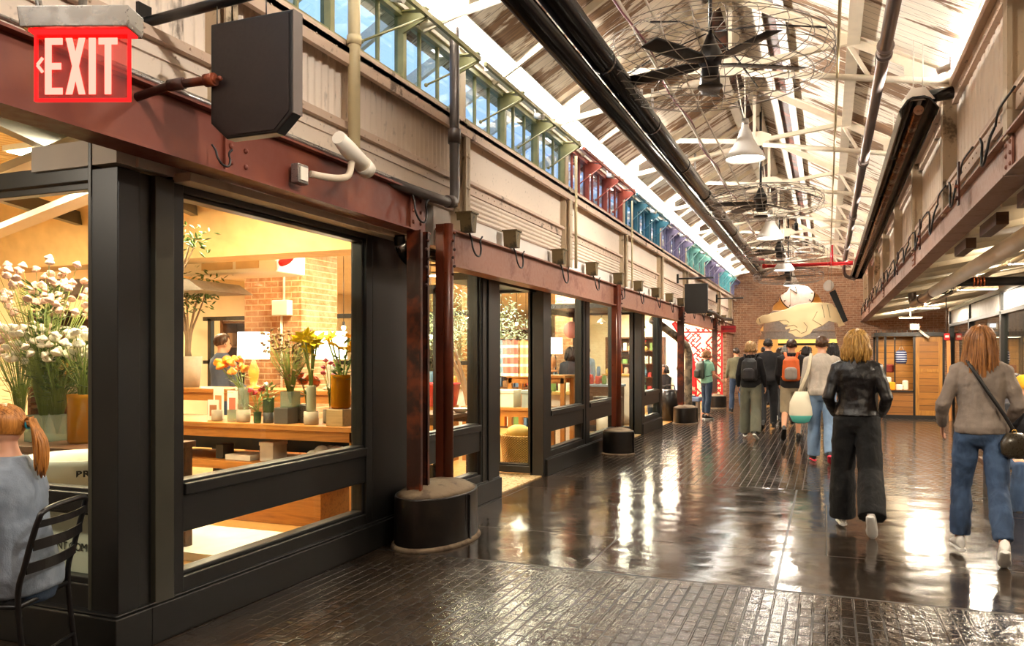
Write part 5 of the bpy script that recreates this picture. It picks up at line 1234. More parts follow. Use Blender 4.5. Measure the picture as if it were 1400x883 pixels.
for k in range(9):  # wall-wash lamps and housings added to brighten the upper walls
    for sd,e in ((1,SPW),(-1,SPW*.35)):
        y=2.0+3.05*k;x=-.95+sd*1.98;z=4.1
        t=thing('spotlight',(x,y,z),od[k]+' small white added wall washing spotlight on the '+('right' if sd>0 else 'left')+' eaves from the camera end','spotlight','added wall washing spotlights')
        MB().tube([(0,0,0),(-.1*sd,0,-.03)],.03,12).build('can',M['enamel'],t);MB().cyl((0,0,0),(0,0,.09),.008,8).build('stem',M['enamel'],t)
        ld=bpy.data.lights.new('added_wash','SPOT');ld.energy=e;ld.spot_size=1.25;ld.spot_blend=.8;ld.color=(1,.93,.84);ld.shadow_soft_size=.05
        lo=bpy.data.objects.new('added_wall_wash',ld);COL.objects.link(lo);p=V((x-.12*sd,y,z-.035));lo.location=p;lo.rotation_euler=(V((-.95-sd*2.15,y+.6,3.15))-p).to_track_quat('-Z','Y').to_euler()
# ================================================================ PEOPLE
def cloth(name,c,c2=None,rough=.85,knit=0,sheen=0):
    g=G(name);v=g.coord('Object',(1,1,.5));n=g.noise(v,9,5,.6,.8);n2=g.noise(g.coord('Object'),160,2)
    a=lin(c);lo=tuple(k*.82 for k in a[:3])+(1,);hi=tuple(min(1,k*1.15) for k in a[:3])+(1,)
    col=g.ramp(n,[(.3,lo),(.7,hi if not c2 else lin(c2))])
    g.bsdf(col,rough,0,g.bump(g.math('ADD',n,g.math('MULTIPLY',n2,.12)),.55,.02));return g.m
SK=paint('skin','d79f7e',.5,0,.06,6,.05,Subsurface_Weight=.1)
EYE=paint('eye','2a1c14',.2);LIP=paint('lips','a8584e',.5)
WT=bpy.data.textures.new('fabric_folds','CLOUDS');WT.noise_scale=.11;WT.noise_depth=2
def finish(o,vox,sm=6,disp=0,mid=.5):
    m=o.modifiers.new('Union','REMESH');m.mode='VOXEL';m.voxel_size=vox;m.use_smooth_shade=True
    s=o.modifiers.new('Soften','SMOOTH');s.factor=.5;s.iterations=sm
    if disp:
        d=o.modifiers.new('Folds','DISPLACE');d.texture=WT;d.strength=disp;d.mid_level=mid;d.texture_coords='LOCAL'
    return o
def rotx(p,a,c=V((0,0,0))):
    q=V(p)-c;ca,sa=math.cos(a),math.sin(a)
    return c+V((q.x,q.y*ca+q.z*sa,-q.y*sa+q.z*ca))   # + leans forward (+Y)
D=math.radians
def hand(mb,w,d,side,s=1,curl=.5,big=True):
    """palm and five fingers from wrist w along d"""
    d=d.normalized();n=V((-side,0,0));n=(n-d*n.dot(d)).normalized();b=d.cross(n).normalized()   # b: across the palm
    if b.y<0:b=-b
    mb.loft([(w-d*.01,b*.024*s,n*.018*s),(w+d*.03*s,b*.034*s,n*.016*s),(w+d*.085*s,b*.040*s,n*.013*s),(w+d*.095*s,b*.036*s,n*.01*s)],12)
    for k,(o,L) in enumerate(((.030,.070),(.010,.078),(-.010,.073),(-.030,.058))):
        p=w+d*.088*s+b*o*s;dd=d.copy();pts=[p-d*.02*s,p]
        for j in range(3):
            dd=(dd+n*curl*.55).normalized();p=p+dd*L*s/3*(1.15-.12*j);pts.append(p)
        mb.tube(pts,[.0085*s,.0085*s,.008*s,.0075*s,.006*s],7)
    p=w+d*.03*s+b*.026*s;dd=(d*.7+b*.7+n*.3).normalized()
    mb.tube([p-dd*.01,p+dd*.03*s,p+dd*.05*s+n*.006*s+d*.006,p+dd*.066*s+n*.014*s+d*.016*s],[.012*s,.0105*s,.009*s,.007*s],7)
def shoe(parent,ank,yaw,fp,s,mat,sole,lb=None):
    # local: heel at -.06, toe +.19 in y
    Rm=Matrix.Rotation(yaw,3,'Z')@Matrix.Rotation(fp,3,'X')
    def T(p):return ank+Rm@(V(p)*s)
    m=MB();secs=[]
    for y,w,zb,zt in ((-.075,.018,-.06,-.005),(-.068,.030,-.07,.025),(-.03,.036,-.072,.04),(.02,.037,-.072,.035),(.07,.042,-.072,.002),(.12,.045,-.072,-.02),(.165,.038,-.072,-.032),(.19,.018,-.068,-.045)):
        c=V((0,y,(zb+zt)/2));secs.append((T(c),Rm@V((w*s,0,0)),Rm@V((0,0,(zt-zb)/2*s))))
    m.loft(secs,14);u=m.build('shoe',mat,parent)
    m=MB();secs=[]
    for y,w in ((-.08,.02),(-.07,.034),(-.02,.038),(.04,.036),(.1,.047),(.15,.044),(.185,.028),(.197,.01)):
        secs.append((T((0,y,-.076)),Rm@V((w*s,0,0)),Rm@V((0,0,.014*s))))
    m.loft(secs,12);so=m.build('sole',sole,u)
    return u
HAIR={}
def hairmat(c,c2):
    if c not in HAIR:
        g=G('hair_'+c);n=g.noise(g.coord('Object',(60,60,3)),1.5,4,.6,.3);g.bsdf(g.ramp(n,[(.3,lin(c2)),(.65,lin(c))]),.42,0,g.bump(n,.5,.006));HAIR[c]=g.m
    return HAIR[c]
def person(label,loc,rz,H=1.7,male=False,L=(0,0,0,0),Rr=(0,0,0,0),aL=(0,8,15,0),aR=(0,8,15,0),lean=0,head=(0,0),hair=('long','b98a4c','7a5226',.3),top=None,bot=None,shoes=('f0ece4','e8e0d0'),sit=None,bare=None,vox=.012,coat=None,fold=.012,sleeve=1.0,group=None,botlen=1.0,wide=0,hem=-.02,legs=True,extra=None):
    s=H/1.74;P=thing('person',loc,label,'person',group,rz=rz)
    W=1.08 if male else 1.0;sh=.182 if male else .158
    # legs
    def leg(side,a):
        hp,kn,ab,fp=[D(q) for q in a]
        h=V((side*.088,0,0));d1=V((side*math.sin(ab),math.sin(hp),-math.cos(hp))).normalized();k=h+d1*.43
        d2=V((side*math.sin(ab)*.3,math.sin(hp-kn),-math.cos(hp-kn))).normalized();an=k+d2*.42
        sol=[]
        Rm=Matrix.Rotation(fp,3,'X')
        for q in ((0,-.07,-.09),(0,.14,-.09),(0,.19,-.085)):sol.append((an+Rm@V(q)).z)
        return h,k,an,fp,min(sol)
    lg={-1:leg(-1,L),1:leg(1,Rr)}
    zp=-min(lg[-1][4],lg[1][4]) if sit is None else sit/s
    off=V((0,0,zp))
    la=D(lean)
    def TP(p):return (rotx(p,la)+off)*s      # torso point
    def TL(p):return (V(p)+off)*s
    lf={};
    # arms
    def arm(side,a):
        p,ab,el,inw=[D(q) for q in a]
        s0=V((side*sh,0,.49));d1=V((side*math.sin(ab),math.sin(p),-math.cos(p))).normalized();e=s0+d1*.285
        d2=V((side*(math.sin(ab)*.5)-side*math.sin(inw),math.sin(p+el),-math.cos(p+el))).normalized();w=e+d2*.25
        return s0,e,w,d2
    ar={-1:arm(-1,aL),1:arm(1,aR)}
    b=MB()
    tz=[(-.09,.09,.075,0),(-.02,.155,.105,-.005),(.05,.165,.11,-.01),(.12,.14,.095,0),(.2,.122,.085,.005),(.3,.135,.092,.005),(.4,.155,.1,.0),(.47,.158 if not male else .175,.088,-.005),(.525,.12,.07,-.005),(.56,.065,.058,-.005),(.6,.05,.052,0),(.66,.048,.05,.008)]
    if male:tz=[(z,rx*(1.12 if z>.1 else 1.02),ry*1.1,y) for z,rx,ry,y in tz]
    ex=rotx(V((1,0,0)),la);ey=rotx(V((0,1,0)),la)
    def torso(mb,z0,z1,e,n=20,bulge=0):
        secs=[]
        pts=[t for t in tz if z0<=t[0]<=z1]
        # interpolated ends
        def at(z):
            for i in range(len(tz)-1):
                if tz[i][0]<=z<=tz[i+1][0]:
                    q=(z-tz[i][0])/(tz[i+1][0]-tz[i][0]);return tuple(tz[i][j]*(1-q)+tz[i+1][j]*q for j in range(4))
            return tz[0] if z<tz[0][0] else tz[-1]
        zz=[at(z0)]+[t for t in tz if z0+.01<t[0]<z1-.01]+[at(z1)]
        zz[0]=(z0,)+zz[0][1:];zz[-1]=(z1,)+zz[-1][1:]
        for z,rx,ry,y in zz:
            ee=e+bulge*max(0,1-abs(z-.2)/.25)
            secs.append((TP((0,y,z)),ex*(rx+ee)*s,ey*(ry+ee)*s))
        mb.loft(secs,n)
    torso(b,-.09,.66,0)
    hl,hy_=D(head[0]),D(head[1])  # pitch(+down), yaw(+left)
    hc=TP((0,.012,.69))
    Rh=Matrix.Rotation(hy_,3,'Z')@Matrix.Rotation(-hl,3,'X')
    b.tube([TP((0,0,.58)),hc+Rh@V((0,-.01,-.03))*s],[.05*s*W,.048*s*W],14)
    b.ell(hc+Rh@V((0,-.008,.03))*s,(.074*s,.092*s,.088*s),Rh,20,14)
    b.ell(hc+Rh@V((0,.03,-.035))*s,(.056*s,.062*s,.072*s),Rh,18,12)
    b.ell(hc+Rh@V((0,.055,-.078))*s,(.028*s,.028*s,.022*s),Rh,12,8)
    b.tube([hc+Rh@V((0,.082,.012))*s,hc+Rh@V((0,.105,-.028))*s,hc+Rh@V((0,.085,-.036))*s],[.009*s,.015*s,.011*s],8)
    for q in (-1,1):b.ell(hc+Rh@V((q*.076,-.002,-.005))*s,(.01*s,.02*s,.032*s),Rh,10,8)
    for q in (-1,1):
        s0,e,w,d2=ar[q]
        b.tube([TP((q*sh*.75,0,.495)),TP(s0),TP(s0*.6+e*.4),TP(e),TP(e*.6+w*.4),TP(w)],[.05*s*W,.05*s*W,.042*s*W,.036*s*W,.034*s*W,.024*s*W],12)
        hand(b,TP(w),rotx(d2,la),q,s*1.0)
        h,k,an,fp,_=lg[q]
        b.tube([TL(h+V((0,0,.03))),TL(h*.6+k*.4),TL(k+V((0,.0,.03))),TL(k),TL(k*.65+an*.35+V((0,-.012,0))),TL(an)],[.085*s,.074*s,.054*s,.05*s,.052*s,.034*s],14)
        b.tube([TL(an),TL(an)+Matrix.Rotation(fp,3,'X')@V((0,.1,-.05))*s],[.034*s,.026*s],10)
    body=finish(b.build('body',SK,P),vox*.62 if vox<.011 else vox*.8,4)
    for q in (-1,1):MB().ell(hc+Rh@V((q*.029,.082,.012))*s,(.011*s,.007*s,.007*s),Rh,8,6).build('eye',EYE,P)
    MB().ell(hc+Rh@V((0,.088,-.056))*s,(.02*s,.007*s,.006*s),Rh,8,6).build('lips',LIP,P)
    # trousers
    if bot:
        m=MB();torso(m,-.09,.14,.012)
        bl=botlen
        for q in (-1,1):
            h,k,an,fp,_=lg[q];e=.014+wide
            end=k+(an-k)*((bl-.5)*2) if bl>.5 else h+(k-h)*bl*2
            en=end+ (an-k).normalized()*(.02 if bl>=1 else 0)
            if bl>.5:m.tube([TL(h+V((0,0,.05))),TL(h*.6+k*.4),TL(k),TL(k*.6+end*.4+V((0,-.01,0))),TL(en)],[(.092+e*.4)*s,(.08+e*.6)*s,(.058+e)*s,(.058+e*1.2)*s,(.046+e*1.5)*s],16)
            else:m.tube([TL(h+V((0,0,.05))),TL(h*.5+end*.5),TL(end)],[(.092+e*.4)*s,(.085+e)*s,(.08+e)*s],16)
        finish(m.build('trousers',bot,P),vox,5,fold)
    if top:
        m=MB();torso(m,hem,.575,.022,bulge=.012)
        for q in (-1,1):
            s0,e,w,d2=ar[q];ex_=.012
            wend=e+(w-e)*max(0,(sleeve-.5)*2) if sleeve>.5 else s0+(e-s0)*sleeve*2
            if sleeve>.5:m.tube([TP((q*sh*.7,0,.50)),TP(s0+V((0,0,.0))),TP(s0*.55+e*.45),TP(e),TP(e*.5+wend*.5),TP(wend)],[.06*s*W,.062*s*W,.056*s*W,.052*s*W,.048*s*W,.036*s*W],14)
            else:m.tube([TP((q*sh*.7,0,.50)),TP(s0),TP(wend)],[.06*s*W,.062*s*W,.056*s*W],14)
        finish(m.build('top',top,P),vox,5,fold)
        tq=MB();tq.lathe([(.062*s*W,-.012),(.068*s*W,0),(.062*s*W,.014),(.055*s*W,.014)],18,TP((0,-.002,.572)));tq.build('collar',top,P)
    if shoes:
        for q in (-1,1):
            h,k,an,fp,_=lg[q];shoe(P,TL(an),-.12*q,fp,s,shoes[0],shoes[1])
    # hair
    st,c1,c2,Lh=hair;hm=hairmat(c1,c2);rr=random.Random(hash((c1,H))%999 if False else int(H*1000)+len(label))
    def SP(ph,po,e=0):  # ph from back
        return hc+Rh@V(((.079+e)*math.sin(po)*math.sin(ph),-.008-(.097+e)*math.sin(po)*math.cos(ph),.03+(.096+e)*math.cos(po)))*s
    cap=MB();N=22;Mr=11;vs=[];fs=[]
    for i in range(Mr+1):
        for k in range(N+1):
            ph=D(-180+360*k/N)
            lim=D(126-18*min(1,abs(ph)/D(90))) if abs(ph)<D(92) else D(108-54*min(1,(abs(ph)-D(92))/D(40)))
            vs.append(SP(ph,lim*i/Mr+1e-3,.013-.015*max(0,i/Mr-.6)/.4))
    for i in range(Mr):
        for k in range(N):
            a=i*(N+1)+k;fs.append((a,a+1,a+N+2,a+N+1))
    cap.add(vs,fs,0,True)
    if st!='short':
        nL={'long':150,'bob':120,'pony':60}[st]
        for k in range(nL):
            ph=D(rr.uniform(-128,128));po0=D(rr.uniform(3,70));pts=[];e=rr.uniform(.006,.02)
            for j in range(4):pts.append(SP(ph*(.6+.4*j/3),po0+(D(98)-po0)*j/3,e))
            if st=='pony':
                tgt=hc+Rh@V((0,-.115,.02))*s;pts=[SP(ph,po0*.5+D(20),.008),SP(ph*.7,D(60),.01),tgt+V((rr.uniform(-.01,.01),0,rr.uniform(-.01,.01)))]
                cap.tube(smooth(pts,3),[.008*s]*(3*2+1),5,flat=.5);continue
            base=pts[-1];out=(base-hc);out.z=0;out.normalize()
            Lk=Lh*rr.uniform(.82,1.05)*s*(1 if abs(ph)<D(90) else .85);wv=rr.uniform(-.02,.02)
            for j in range(1,6):
                q=j/5;bo=.014*math.sin(q*PI)-.004*q
                pts.append(base+out*bo*s+V((wv*q+.006*math.sin(q*7+k),.008*math.sin(q*6+k*2),-Lk*q)))
            ra=[.008,.012,.014,.014,.014,.014,.013,.011,.003]
            cap.tube(pts,[r_*s for r_ in ra],6,flat=.55)
    else:
        for k in range(110):
            ph=D(rr.uniform(-180,180));po=D(rr.uniform(0,102 if abs(ph)<D(95) else 46));p=SP(ph,po,.002);q=SP(ph,po+.26,.006)
            cap.tube([p,(p+q)/2+(p-hc).normalized()*.008,q],[.009*s,.009*s,.002*s],5,flat=.6)
    cap.build('hair',hm,P)
    if st=='pony':
        m=MB();t0=hc+Rh@V((0,-.115,.02))*s
        for k in range(34):
            a=rr.uniform(0,6.3);r_=.022*math.sqrt(rr.random());dx=math.cos(a)*r_;dz=math.sin(a)*r_;Lk=Lh*rr.uniform(.8,1.05)
            pts=[t0+V((dx*.5,0,dz*.5)),t0+Rh@V((dx,-.035,dz+.005)),t0+Rh@V((dx*1.7,-.05+dz,-Lk*.4)),t0+Rh@V((dx*1.8,-.04+dz,-Lk*.75)),t0+Rh@V((dx*1.2,-.025+dz,-Lk))]
            m.tube(smooth(pts,2),[.009]*8+[.002],5,flat=.6)
        m.build('ponytail',hm,P)
        MB().tube([t0+V((.018*math.cos(k*.5),-.012+0*k,.018*math.sin(k*.5))) for k in range(14)],.005,6).build('hair_tie',paint('teal_tie','1f90a0',.5),P)
    P['_']=0;del P['_']
    info=dict(P=P,TP=TP,TL=TL,hc=hc,s=s,ar=ar,lg=lg,zp=zp)
    return info
def W_(info,p):  # local torso point -> world
    P=info['P'];return Matrix.Translation(P.location)@Matrix.Rotation(P.rotation_euler.z,4,'Z')@V(p)
def backpack(info,label,c,c2,w=.29,h=.42,d=.15,z0=.1):
    P=info['P'];TP=info['TP'];s=info['s']
    t=thing('backpack',P.location,label,'backpack',rz=P.rotation_euler.z)
    m=MB();secs=[]
    for z,a,b_ in ((z0,.8,.8),(z0+.03,1,1),(z0+h*.5,1,1.05),(z0+h*.85,.9,.8),(z0+h,.55,.45)):
        secs.append((TP((0,-.125-d*.5*b_,z)),V((w/2*a*s,0,0)),V((0,d/2*b_*s,0))))
    m.loft(secs,20);finish(m.build('pack_body',cloth('pack_'+c,c,rough=.6),t),.012,4,.01)
    m=MB();secs=[]
    for z,a in ((z0+.03,.7),(z0+.06,1),(z0+.2,1),(z0+.24,.6)):secs.append((TP((0,-.13-d,z)),V((w*.36*a*s,0,0)),V((0,.045*a*s,0))))
    m.loft(secs,16);finish(m.build('front_pocket',cloth('pocket_'+c2,c2,rough=.6),t),.01,4)
    for q in (-1,1):
        p=[TP((q*.08,-.13,z0+h-.02)),TP((q*.1,-.06,.58)),TP((q*.11,.02,.585)),TP((q*.12,.115,.5)),TP((q*.14,.13,.35)),TP((q*.165,.05,.2)),TP((q*.13,-.12,z0+.06))]
        MB().tube(smooth(p,4),.022*s,8,flat=.3,side=(1,0,0)).build('strap',cloth('strap_'+c,c,rough=.6),t)
    MB().tube(smooth([TP((-.03,-.14,z0+h-.01)),TP((-.02,-.14,z0+h+.04)),TP((.02,-.14,z0+h+.04)),TP((.03,-.14,z0+h-.01))],3),.007,6).build('grab_loop',M['cable'],t)
    return t
denim=cloth('blue_denim','2f415c','41597a');denimd=cloth('dark_denim','26374d','34485f');blackc=cloth('black_fabric','100f10');wht=paint('white_sneaker','efeae2',.5);whs=paint('white_sole','f4f1ea',.5);blk=paint('black_shoe','14110f',.45)
# leather jacket woman
lea=cloth('black_leather','151213',rough=.32)
i1=person('blonde woman in a black leather jacket and wide black trousers, walking away',(.24,7.5,0),-.03,1.70,L=(12,8,3,0),Rr=(-16,22,3,-52),aL=(-12,16,62,22),aR=(-8,18,60,18),lean=2,hair=('bob','d9aa58','8a5d28',.17),top=lea,bot=cloth('wide_black_trousers','0b0a0b'),shoes=(wht,whs),wide=.03,vox=.009,hem=.06,fold=.02)
# grey sweater woman
grs=cloth('taupe_sweater','8a7c70')
i2=person('woman with long auburn hair, taupe sweater and blue jeans, walking at the right',(1.06,6.75,0),-.02,1.68,L=(14,10,4,0),Rr=(-14,16,2,-35),aL=(-4,22,50,14),aR=(-2,20,55,25),lean=2,hair=('long','b5783e','5f3a1e',.40),top=grs,bot=denim,shoes=(wht,whs),wide=.002,vox=.009,hem=.0,fold=.03,botlen=.96)
TP=i2['TP']
t=thing('crossbody_bag',i2['P'].location,'dark leather crossbody bag on the hip of the woman in taupe','bag',rz=i2['P'].rotation_euler.z)
m=MB().loft([(TP((.205,-.1,.02)),V((.05,.03,0)),V((-.02,.03,0))),(TP((.22,-.1,-.05)),V((.11,.05,0)),V((-.02,.038,0))),(TP((.215,-.1,-.13)),V((.10,.045,0)),V((-.016,.034,0))),(TP((.21,-.1,-.17)),V((.05,.02,0)),V((-.01,.02,0)))],18)
m.build('pouch',paint('dark_olive_leather','3a3226',.3,0,.2,8,.2),t)
MB().tube(smooth([TP((.2,-.12,.03)),TP((.13,-.135,.16)),TP((.02,-.14,.34)),TP((-.07,-.118,.5)),TP((-.1,-.03,.575)),TP((-.09,.08,.52)),TP((.0,.135,.35)),TP((.16,.1,.1)),TP((.22,-.05,.02))],5),.013,8,flat=.35,side=(1,0,.6)).build('strap',M['cable'],t)
MB().tube([TP((.2,-.125,.03))+V((.014*math.cos(a/2),0,.014*math.sin(a/2))) for a in range(14)],.004,6).build('gold_ring',paint('brass','c9a050',.25,.9),t)
# man in light sweater
i3=person('man in a pale grey sweater, faded jeans and red soled shoes',(-.06,12.1,0),.02,1.76,True,L=(10,10,2,0),Rr=(-12,20,2,-30),aL=(2,10,30,-2),aR=(-6,12,45,15),lean=6,hair=('short','5f4026','33200f',0),top=cloth('pale_grey_sweater','b5aa9c'),bot=cloth('faded_jeans','6f88a6'),shoes=(blk,paint('red_sole','d8304a',.5)),wide=.012,vox=.013)
TP=i3['TP']
t=thing('tote_bag',i3['P'].location,'cream tote bag with a turquoise bottom hanging from the left shoulder','bag',rz=.02)
g=G('tote_canvas');sp=g.sep(g.coord('Object'));g.bsdf(g.ramp(g.math('LESS_THAN',sp[2],.66),[(0,'e6dcc2'),(1,'62c8b8')],'CONSTANT'),.8)
m=MB().loft([(V((-.27,-.06,1.0)),V((.09,.02,0)),V((0,.03,0))),(V((-.28,-.06,.85)),V((.15,.03,0)),V((0,.06,0))),(V((-.28,-.06,.68)),V((.16,.03,0)),V((0,.08,0))),(V((-.28,-.06,.57)),V((.11,.03,0)),V((0,.06,0))),(V((-.28,-.06,.55)),V((.05,.03,0)),V((0,.03,0)))],18)
m.build('canvas',g.m,t)
MB().tube(smooth([V((-.3,-.07,1.0)),TP((-.19,-.12,.3)),TP((-.15,-.08,.52)),TP((-.14,.0,.575)),TP((-.16,.09,.48)),V((-.26,.06,1.0))],4),.022,8,flat=.25,side=(1,0,0)).build('strap',cloth('tote_strap','d9ceb2'),t)
# orange backpack
i4=person('person in khaki shorts and a dark top carrying an orange backpack, bare calves',(-.58,15.05,0),0,1.80,True,L=(-14,34,2,-50),Rr=(14,8,2,0),aL=(5,10,40,10),aR=(5,10,40,10),hair=('short','4a3020','26160c',0),top=cloth('dark_brown_top','1c1718'),bot=cloth('khaki_shorts','9a8a70'),botlen=.52,shoes=(blk,M['black']),vox=.014,wide=.01)
backpack(i4,'orange backpack with grey side panel','e0621c','9a9088')
i5=person('short haired blonde woman in a black jacket and grey green trousers',(-1.28,15.05,0),-.05,1.72,L=(12,8,3,0),Rr=(-10,14,3,-25),aL=(0,14,30,4),aR=(0,14,30,4),hair=('bob','c9a06a','7d5630',.08),top=cloth('black_jacket','141215'),bot=cloth('grey_green_trousers','68685a'),shoes=(paint('grey_shoe','4a4744',.6),whs),vox=.014,wide=.02)
backpack(i5,'black backpack on the short haired blonde woman','161416','2a2427')
i6=person('woman in a mint tee and dark leggings standing beside the far drum base',(-2.66,19.4,0),-.75,1.62,L=(4,4,3,0),Rr=(-4,4,3,0),aL=(10,8,30,0),aR=(14,8,40,0),head=(10,0),hair=('bob','a8794a','6a4424',.09),top=cloth('mint_tee','8cc0a8'),bot=denimd,sleeve=.35,shoes=(blk,whs),vox=.014,botlen=.92)
backpack(i6,'olive and black hiking backpack worn by the woman in mint','3a4034','23261f',.3,.46,.18)
crowd=[('tall person all in black just ahead of the blonde backpack wearer',(-1.12,17.2,0),1.82,True,('short','2f2018','150d08',0),'151316','131215'),
('woman in a bright red top ahead of the person in black',(-.98,19.3,0),1.66,False,('bob','4a3020','2a180e',.1),'c8203a','1b1c22'),
('grey haired person in a charcoal coat beside the orange backpack',(-.80,18.2,0),1.70,False,('bob','9a948c','6a645c',.05),'2a2629','1c1b20'),
('person in an olive jacket and jeans at the left beside the brick wall',(-2.22,21.8,0),1.68,True,('short','3a281a','1c120a',0),'5d5a44','2c3b52'),
('dark haired person in a brown coat left of the man in the pale sweater',(-.42,19.0,0),1.68,False,('bob','2a1a12','140c08',.12),'3c2c24','1b1c22'),
('dark haired person in black right of the man in the pale sweater',(.12,17.0,0),1.72,False,('long','1e1410','0c0806',.25),'141214','1b1c22'),
('person in a navy coat near the archway, left of the crowd',(-1.75,25.0,0),1.74,True,('short','2a1e16','140d08',0),'1e2433','20242c'),
('person in a tan coat walking under the arch',(-1.1,27.5,0),1.70,False,('bob','6a4a2c','3c2816',.1),'a08058','23242c'),
('person in a grey hoodie beneath the arch',(-.5,26.0,0),1.75,True,('short','1c1410','0c0806',0),'6a686a','2a3242'),
('person with dark hair in a white shirt beyond the arch',(-.9,33.0,0),1.70,True,('short','1c1410','0c0806',0),'e0dcd4','2a2a30'),
('person in a dark green jacket beyond the arch at the right',(-.1,31.5,0),1.72,False,('bob','3a2618','1c120a',.1),'28382e','22222a'),
('person in a black coat far beyond the arch at the left',(-1.7,34.0,0),1.73,True,('short','14100e','080606',0),'18171a','1c1c22')]
for k,(lb,loc,H,ml,hr,tc,bc) in enumerate(crowd):
    f=1 if k%2 else -1
    person(lb,loc,[.1,-.2,.0,.3,-.1,.15,0,.2,-.15,3.0,3.3,.1][k],H,ml,L=(12*f,8+6*(f<0),2,0 if f>0 else -25),Rr=(-12*f,8+6*(f>0),2,0 if f<0 else -25),aL=(8*f,8,20,0),aR=(-8*f,8,20,0),hair=hr,top=cloth('crowd_top%d'%k,tc),bot=cloth('crowd_bot%d'%k,bc),shoes=(wht if k%3==1 else blk,whs if k%3==1 else blk),vox=.018)
# seated woman with ponytail
i7=person('seated person with a ginger ponytail and grey blue sweater at the lower left',(-3.32,2.52,0),PI/2+.38,1.70,L=(82,80,6,0),Rr=(84,82,6,0),aL=(30,14,50,20),aR=(32,14,50,20),lean=9,sit=.49,head=(12,0),hair=('pony','c98438','7d4a1c',.24),top=cloth('grey_blue_sweater','7e8894'),bot=denimd,shoes=(wht,whs),vox=.009,fold=.024,hem=-.04)
def bistro(loc,rz,label):
    t=thing('bistro_chair',loc,label,'chair',rz=rz);K=M['black2']
    # faces +Y ; back at -Y
    MB().tube(smooth([(-.19,-.24,.0),(-.19,-.19,.45),(-.19,-.22,.62),(-.185,-.27,.80),(-.15,-.285,.845),(0,-.295,.855),(.15,-.285,.845),(.185,-.27,.80),(.19,-.22,.62),(.19,-.19,.45),(.19,-.24,0)],5),.0125,10).build('back_frame',K,t)
    for z,y in ((.60,-.225),(.70,-.255),(.79,-.275)):
        s_=MB();pts=[(-.19+.38*k/8,y-.03*math.sin(PI*k/8),z) for k in range(9)]
        for a,b in zip(pts,pts[1:]):s_.bar(a,b,.006,.045 if z<.78 else .03)
        s_.build('back_slat',K,t)
    s_=MB()
    for k in range(7):s_.box(-.19,-.17+.058*k,.448,.19,-.17+.058*k+.045,.456)
    s_.build('seat_slats',K,t)
    MB().tube([(-.19,-.19,.44),(-.19,.22,.44),(.19,.22,.44),(.19,-.19,.44),(-.19,-.19,.44)],.012,8).build('seat_frame',K,t)
    for q in (-1,1):MB().tube([(q*.19,.22,.44),(q*.195,.27,0)],.0125,10).build('front_leg',K,t)
    MB().tube([(-.19,-.22,.2),(.19,-.22,.2)],.009,8).tube([(-.19,.245,.2),(.19,.245,.2)],.009,8).build('stretcher',K,t)
    return t
bistro((-3.42,2.47,0),PI/2+.38,'black metal bistro chair with slatted back carrying the person with a ponytail')
# beanie man
i8=person('seated person in a yellow beanie and dark jacket, chin on hand, at the right edge',(1.78,9.4,0),PI+.25,1.74,True,L=(82,86,8,0),Rr=(80,84,8,0),aL=(48,8,85,10),aR=(58,6,108,18),lean=16,sit=.50,hair=('short','4a2f1a','2a180c',0),top=cloth('dark_navy_jacket','17171c'),bot=denim,shoes=(blk,whs),vox=.012)
hc=i8['hc'];m=MB().lathe([(.088,-.01),(.094,.0),(.094,.03),(.09,.06),(.075,.1),(.04,.125),(0,.13)],24,hc+V((0,-.01,.03)));m.build('beanie',cloth('yellow_knit','f0a81c'),i8['P'])
t=thing('bench',(1.87,9.65,0),'low dark bench under the person in the yellow beanie','bench');MB().box(-.35,-.22,.36,.75,.22,.42).build('seat',M['wooddark'],t,bevel=.01)
for x in (-.3,.66):MB().box(x,-.2,0,x+.05,.2,.36).build('leg',M['black2'],t)
person('seated person with dark hair and grey coat further back at the right edge',(2.02,10.7,0),PI-.3,1.70,False,L=(82,84,6,0),Rr=(82,84,6,0),aL=(20,8,60,20),aR=(20,8,60,20),lean=6,sit=.50,hair=('bob','2a1c14','140c08',.12),top=cloth('grey_coat','5c5a60'),bot=denimd,shoes=(blk,whs),vox=.018)
t=thing('bench',(2.02,10.85,0),'farther dark bench at the right edge','bench');MB().box(-.3,-.22,.36,.4,.22,.42).build('seat',M['wooddark'],t,bevel=.01)
for x in (-.26,.3):MB().box(x,-.2,0,x+.05,.2,.36).build('leg',M['black2'],t)
# inside the shops
person('man with brown hair in a slate blue shirt inside the flower shop, seen from behind',(-7.08,8.0,0),-.4,1.76,True,aL=(10,10,50,10),aR=(10,10,50,10),hair=('short','5a3a22','33200f',0),top=cloth('slate_blue_shirt','4f5a70'),bot=denimd,shoes=(blk,blk),vox=.014)
person('grey haired person in blue behind the olive tree window',(-5.6,9.7,0),.4,1.66,False,hair=('bob','c9c2b8','8f8880',.08),top=cloth('royal_blue_top','3a5fa8'),bot=denimd,shoes=(blk,blk),vox=.018)
person('dark haired shopper in a charcoal coat behind the third shop window',(-4.3,13.8,0),.2,1.64,False,hair=('bob','221812','100a06',.14),top=cloth('charcoal_coat','2c2a30'),bot=denimd,shoes=(blk,blk),vox=.018)
person('shopper in a pale blue shirt seen through the second entrance',(-5.0,17.2,0),1.0,1.70,True,hair=('short','3a281a','1c120a',0),top=cloth('pale_blue_shirt','9ab4d0'),bot=denimd,shoes=(blk,blk),vox=.018)
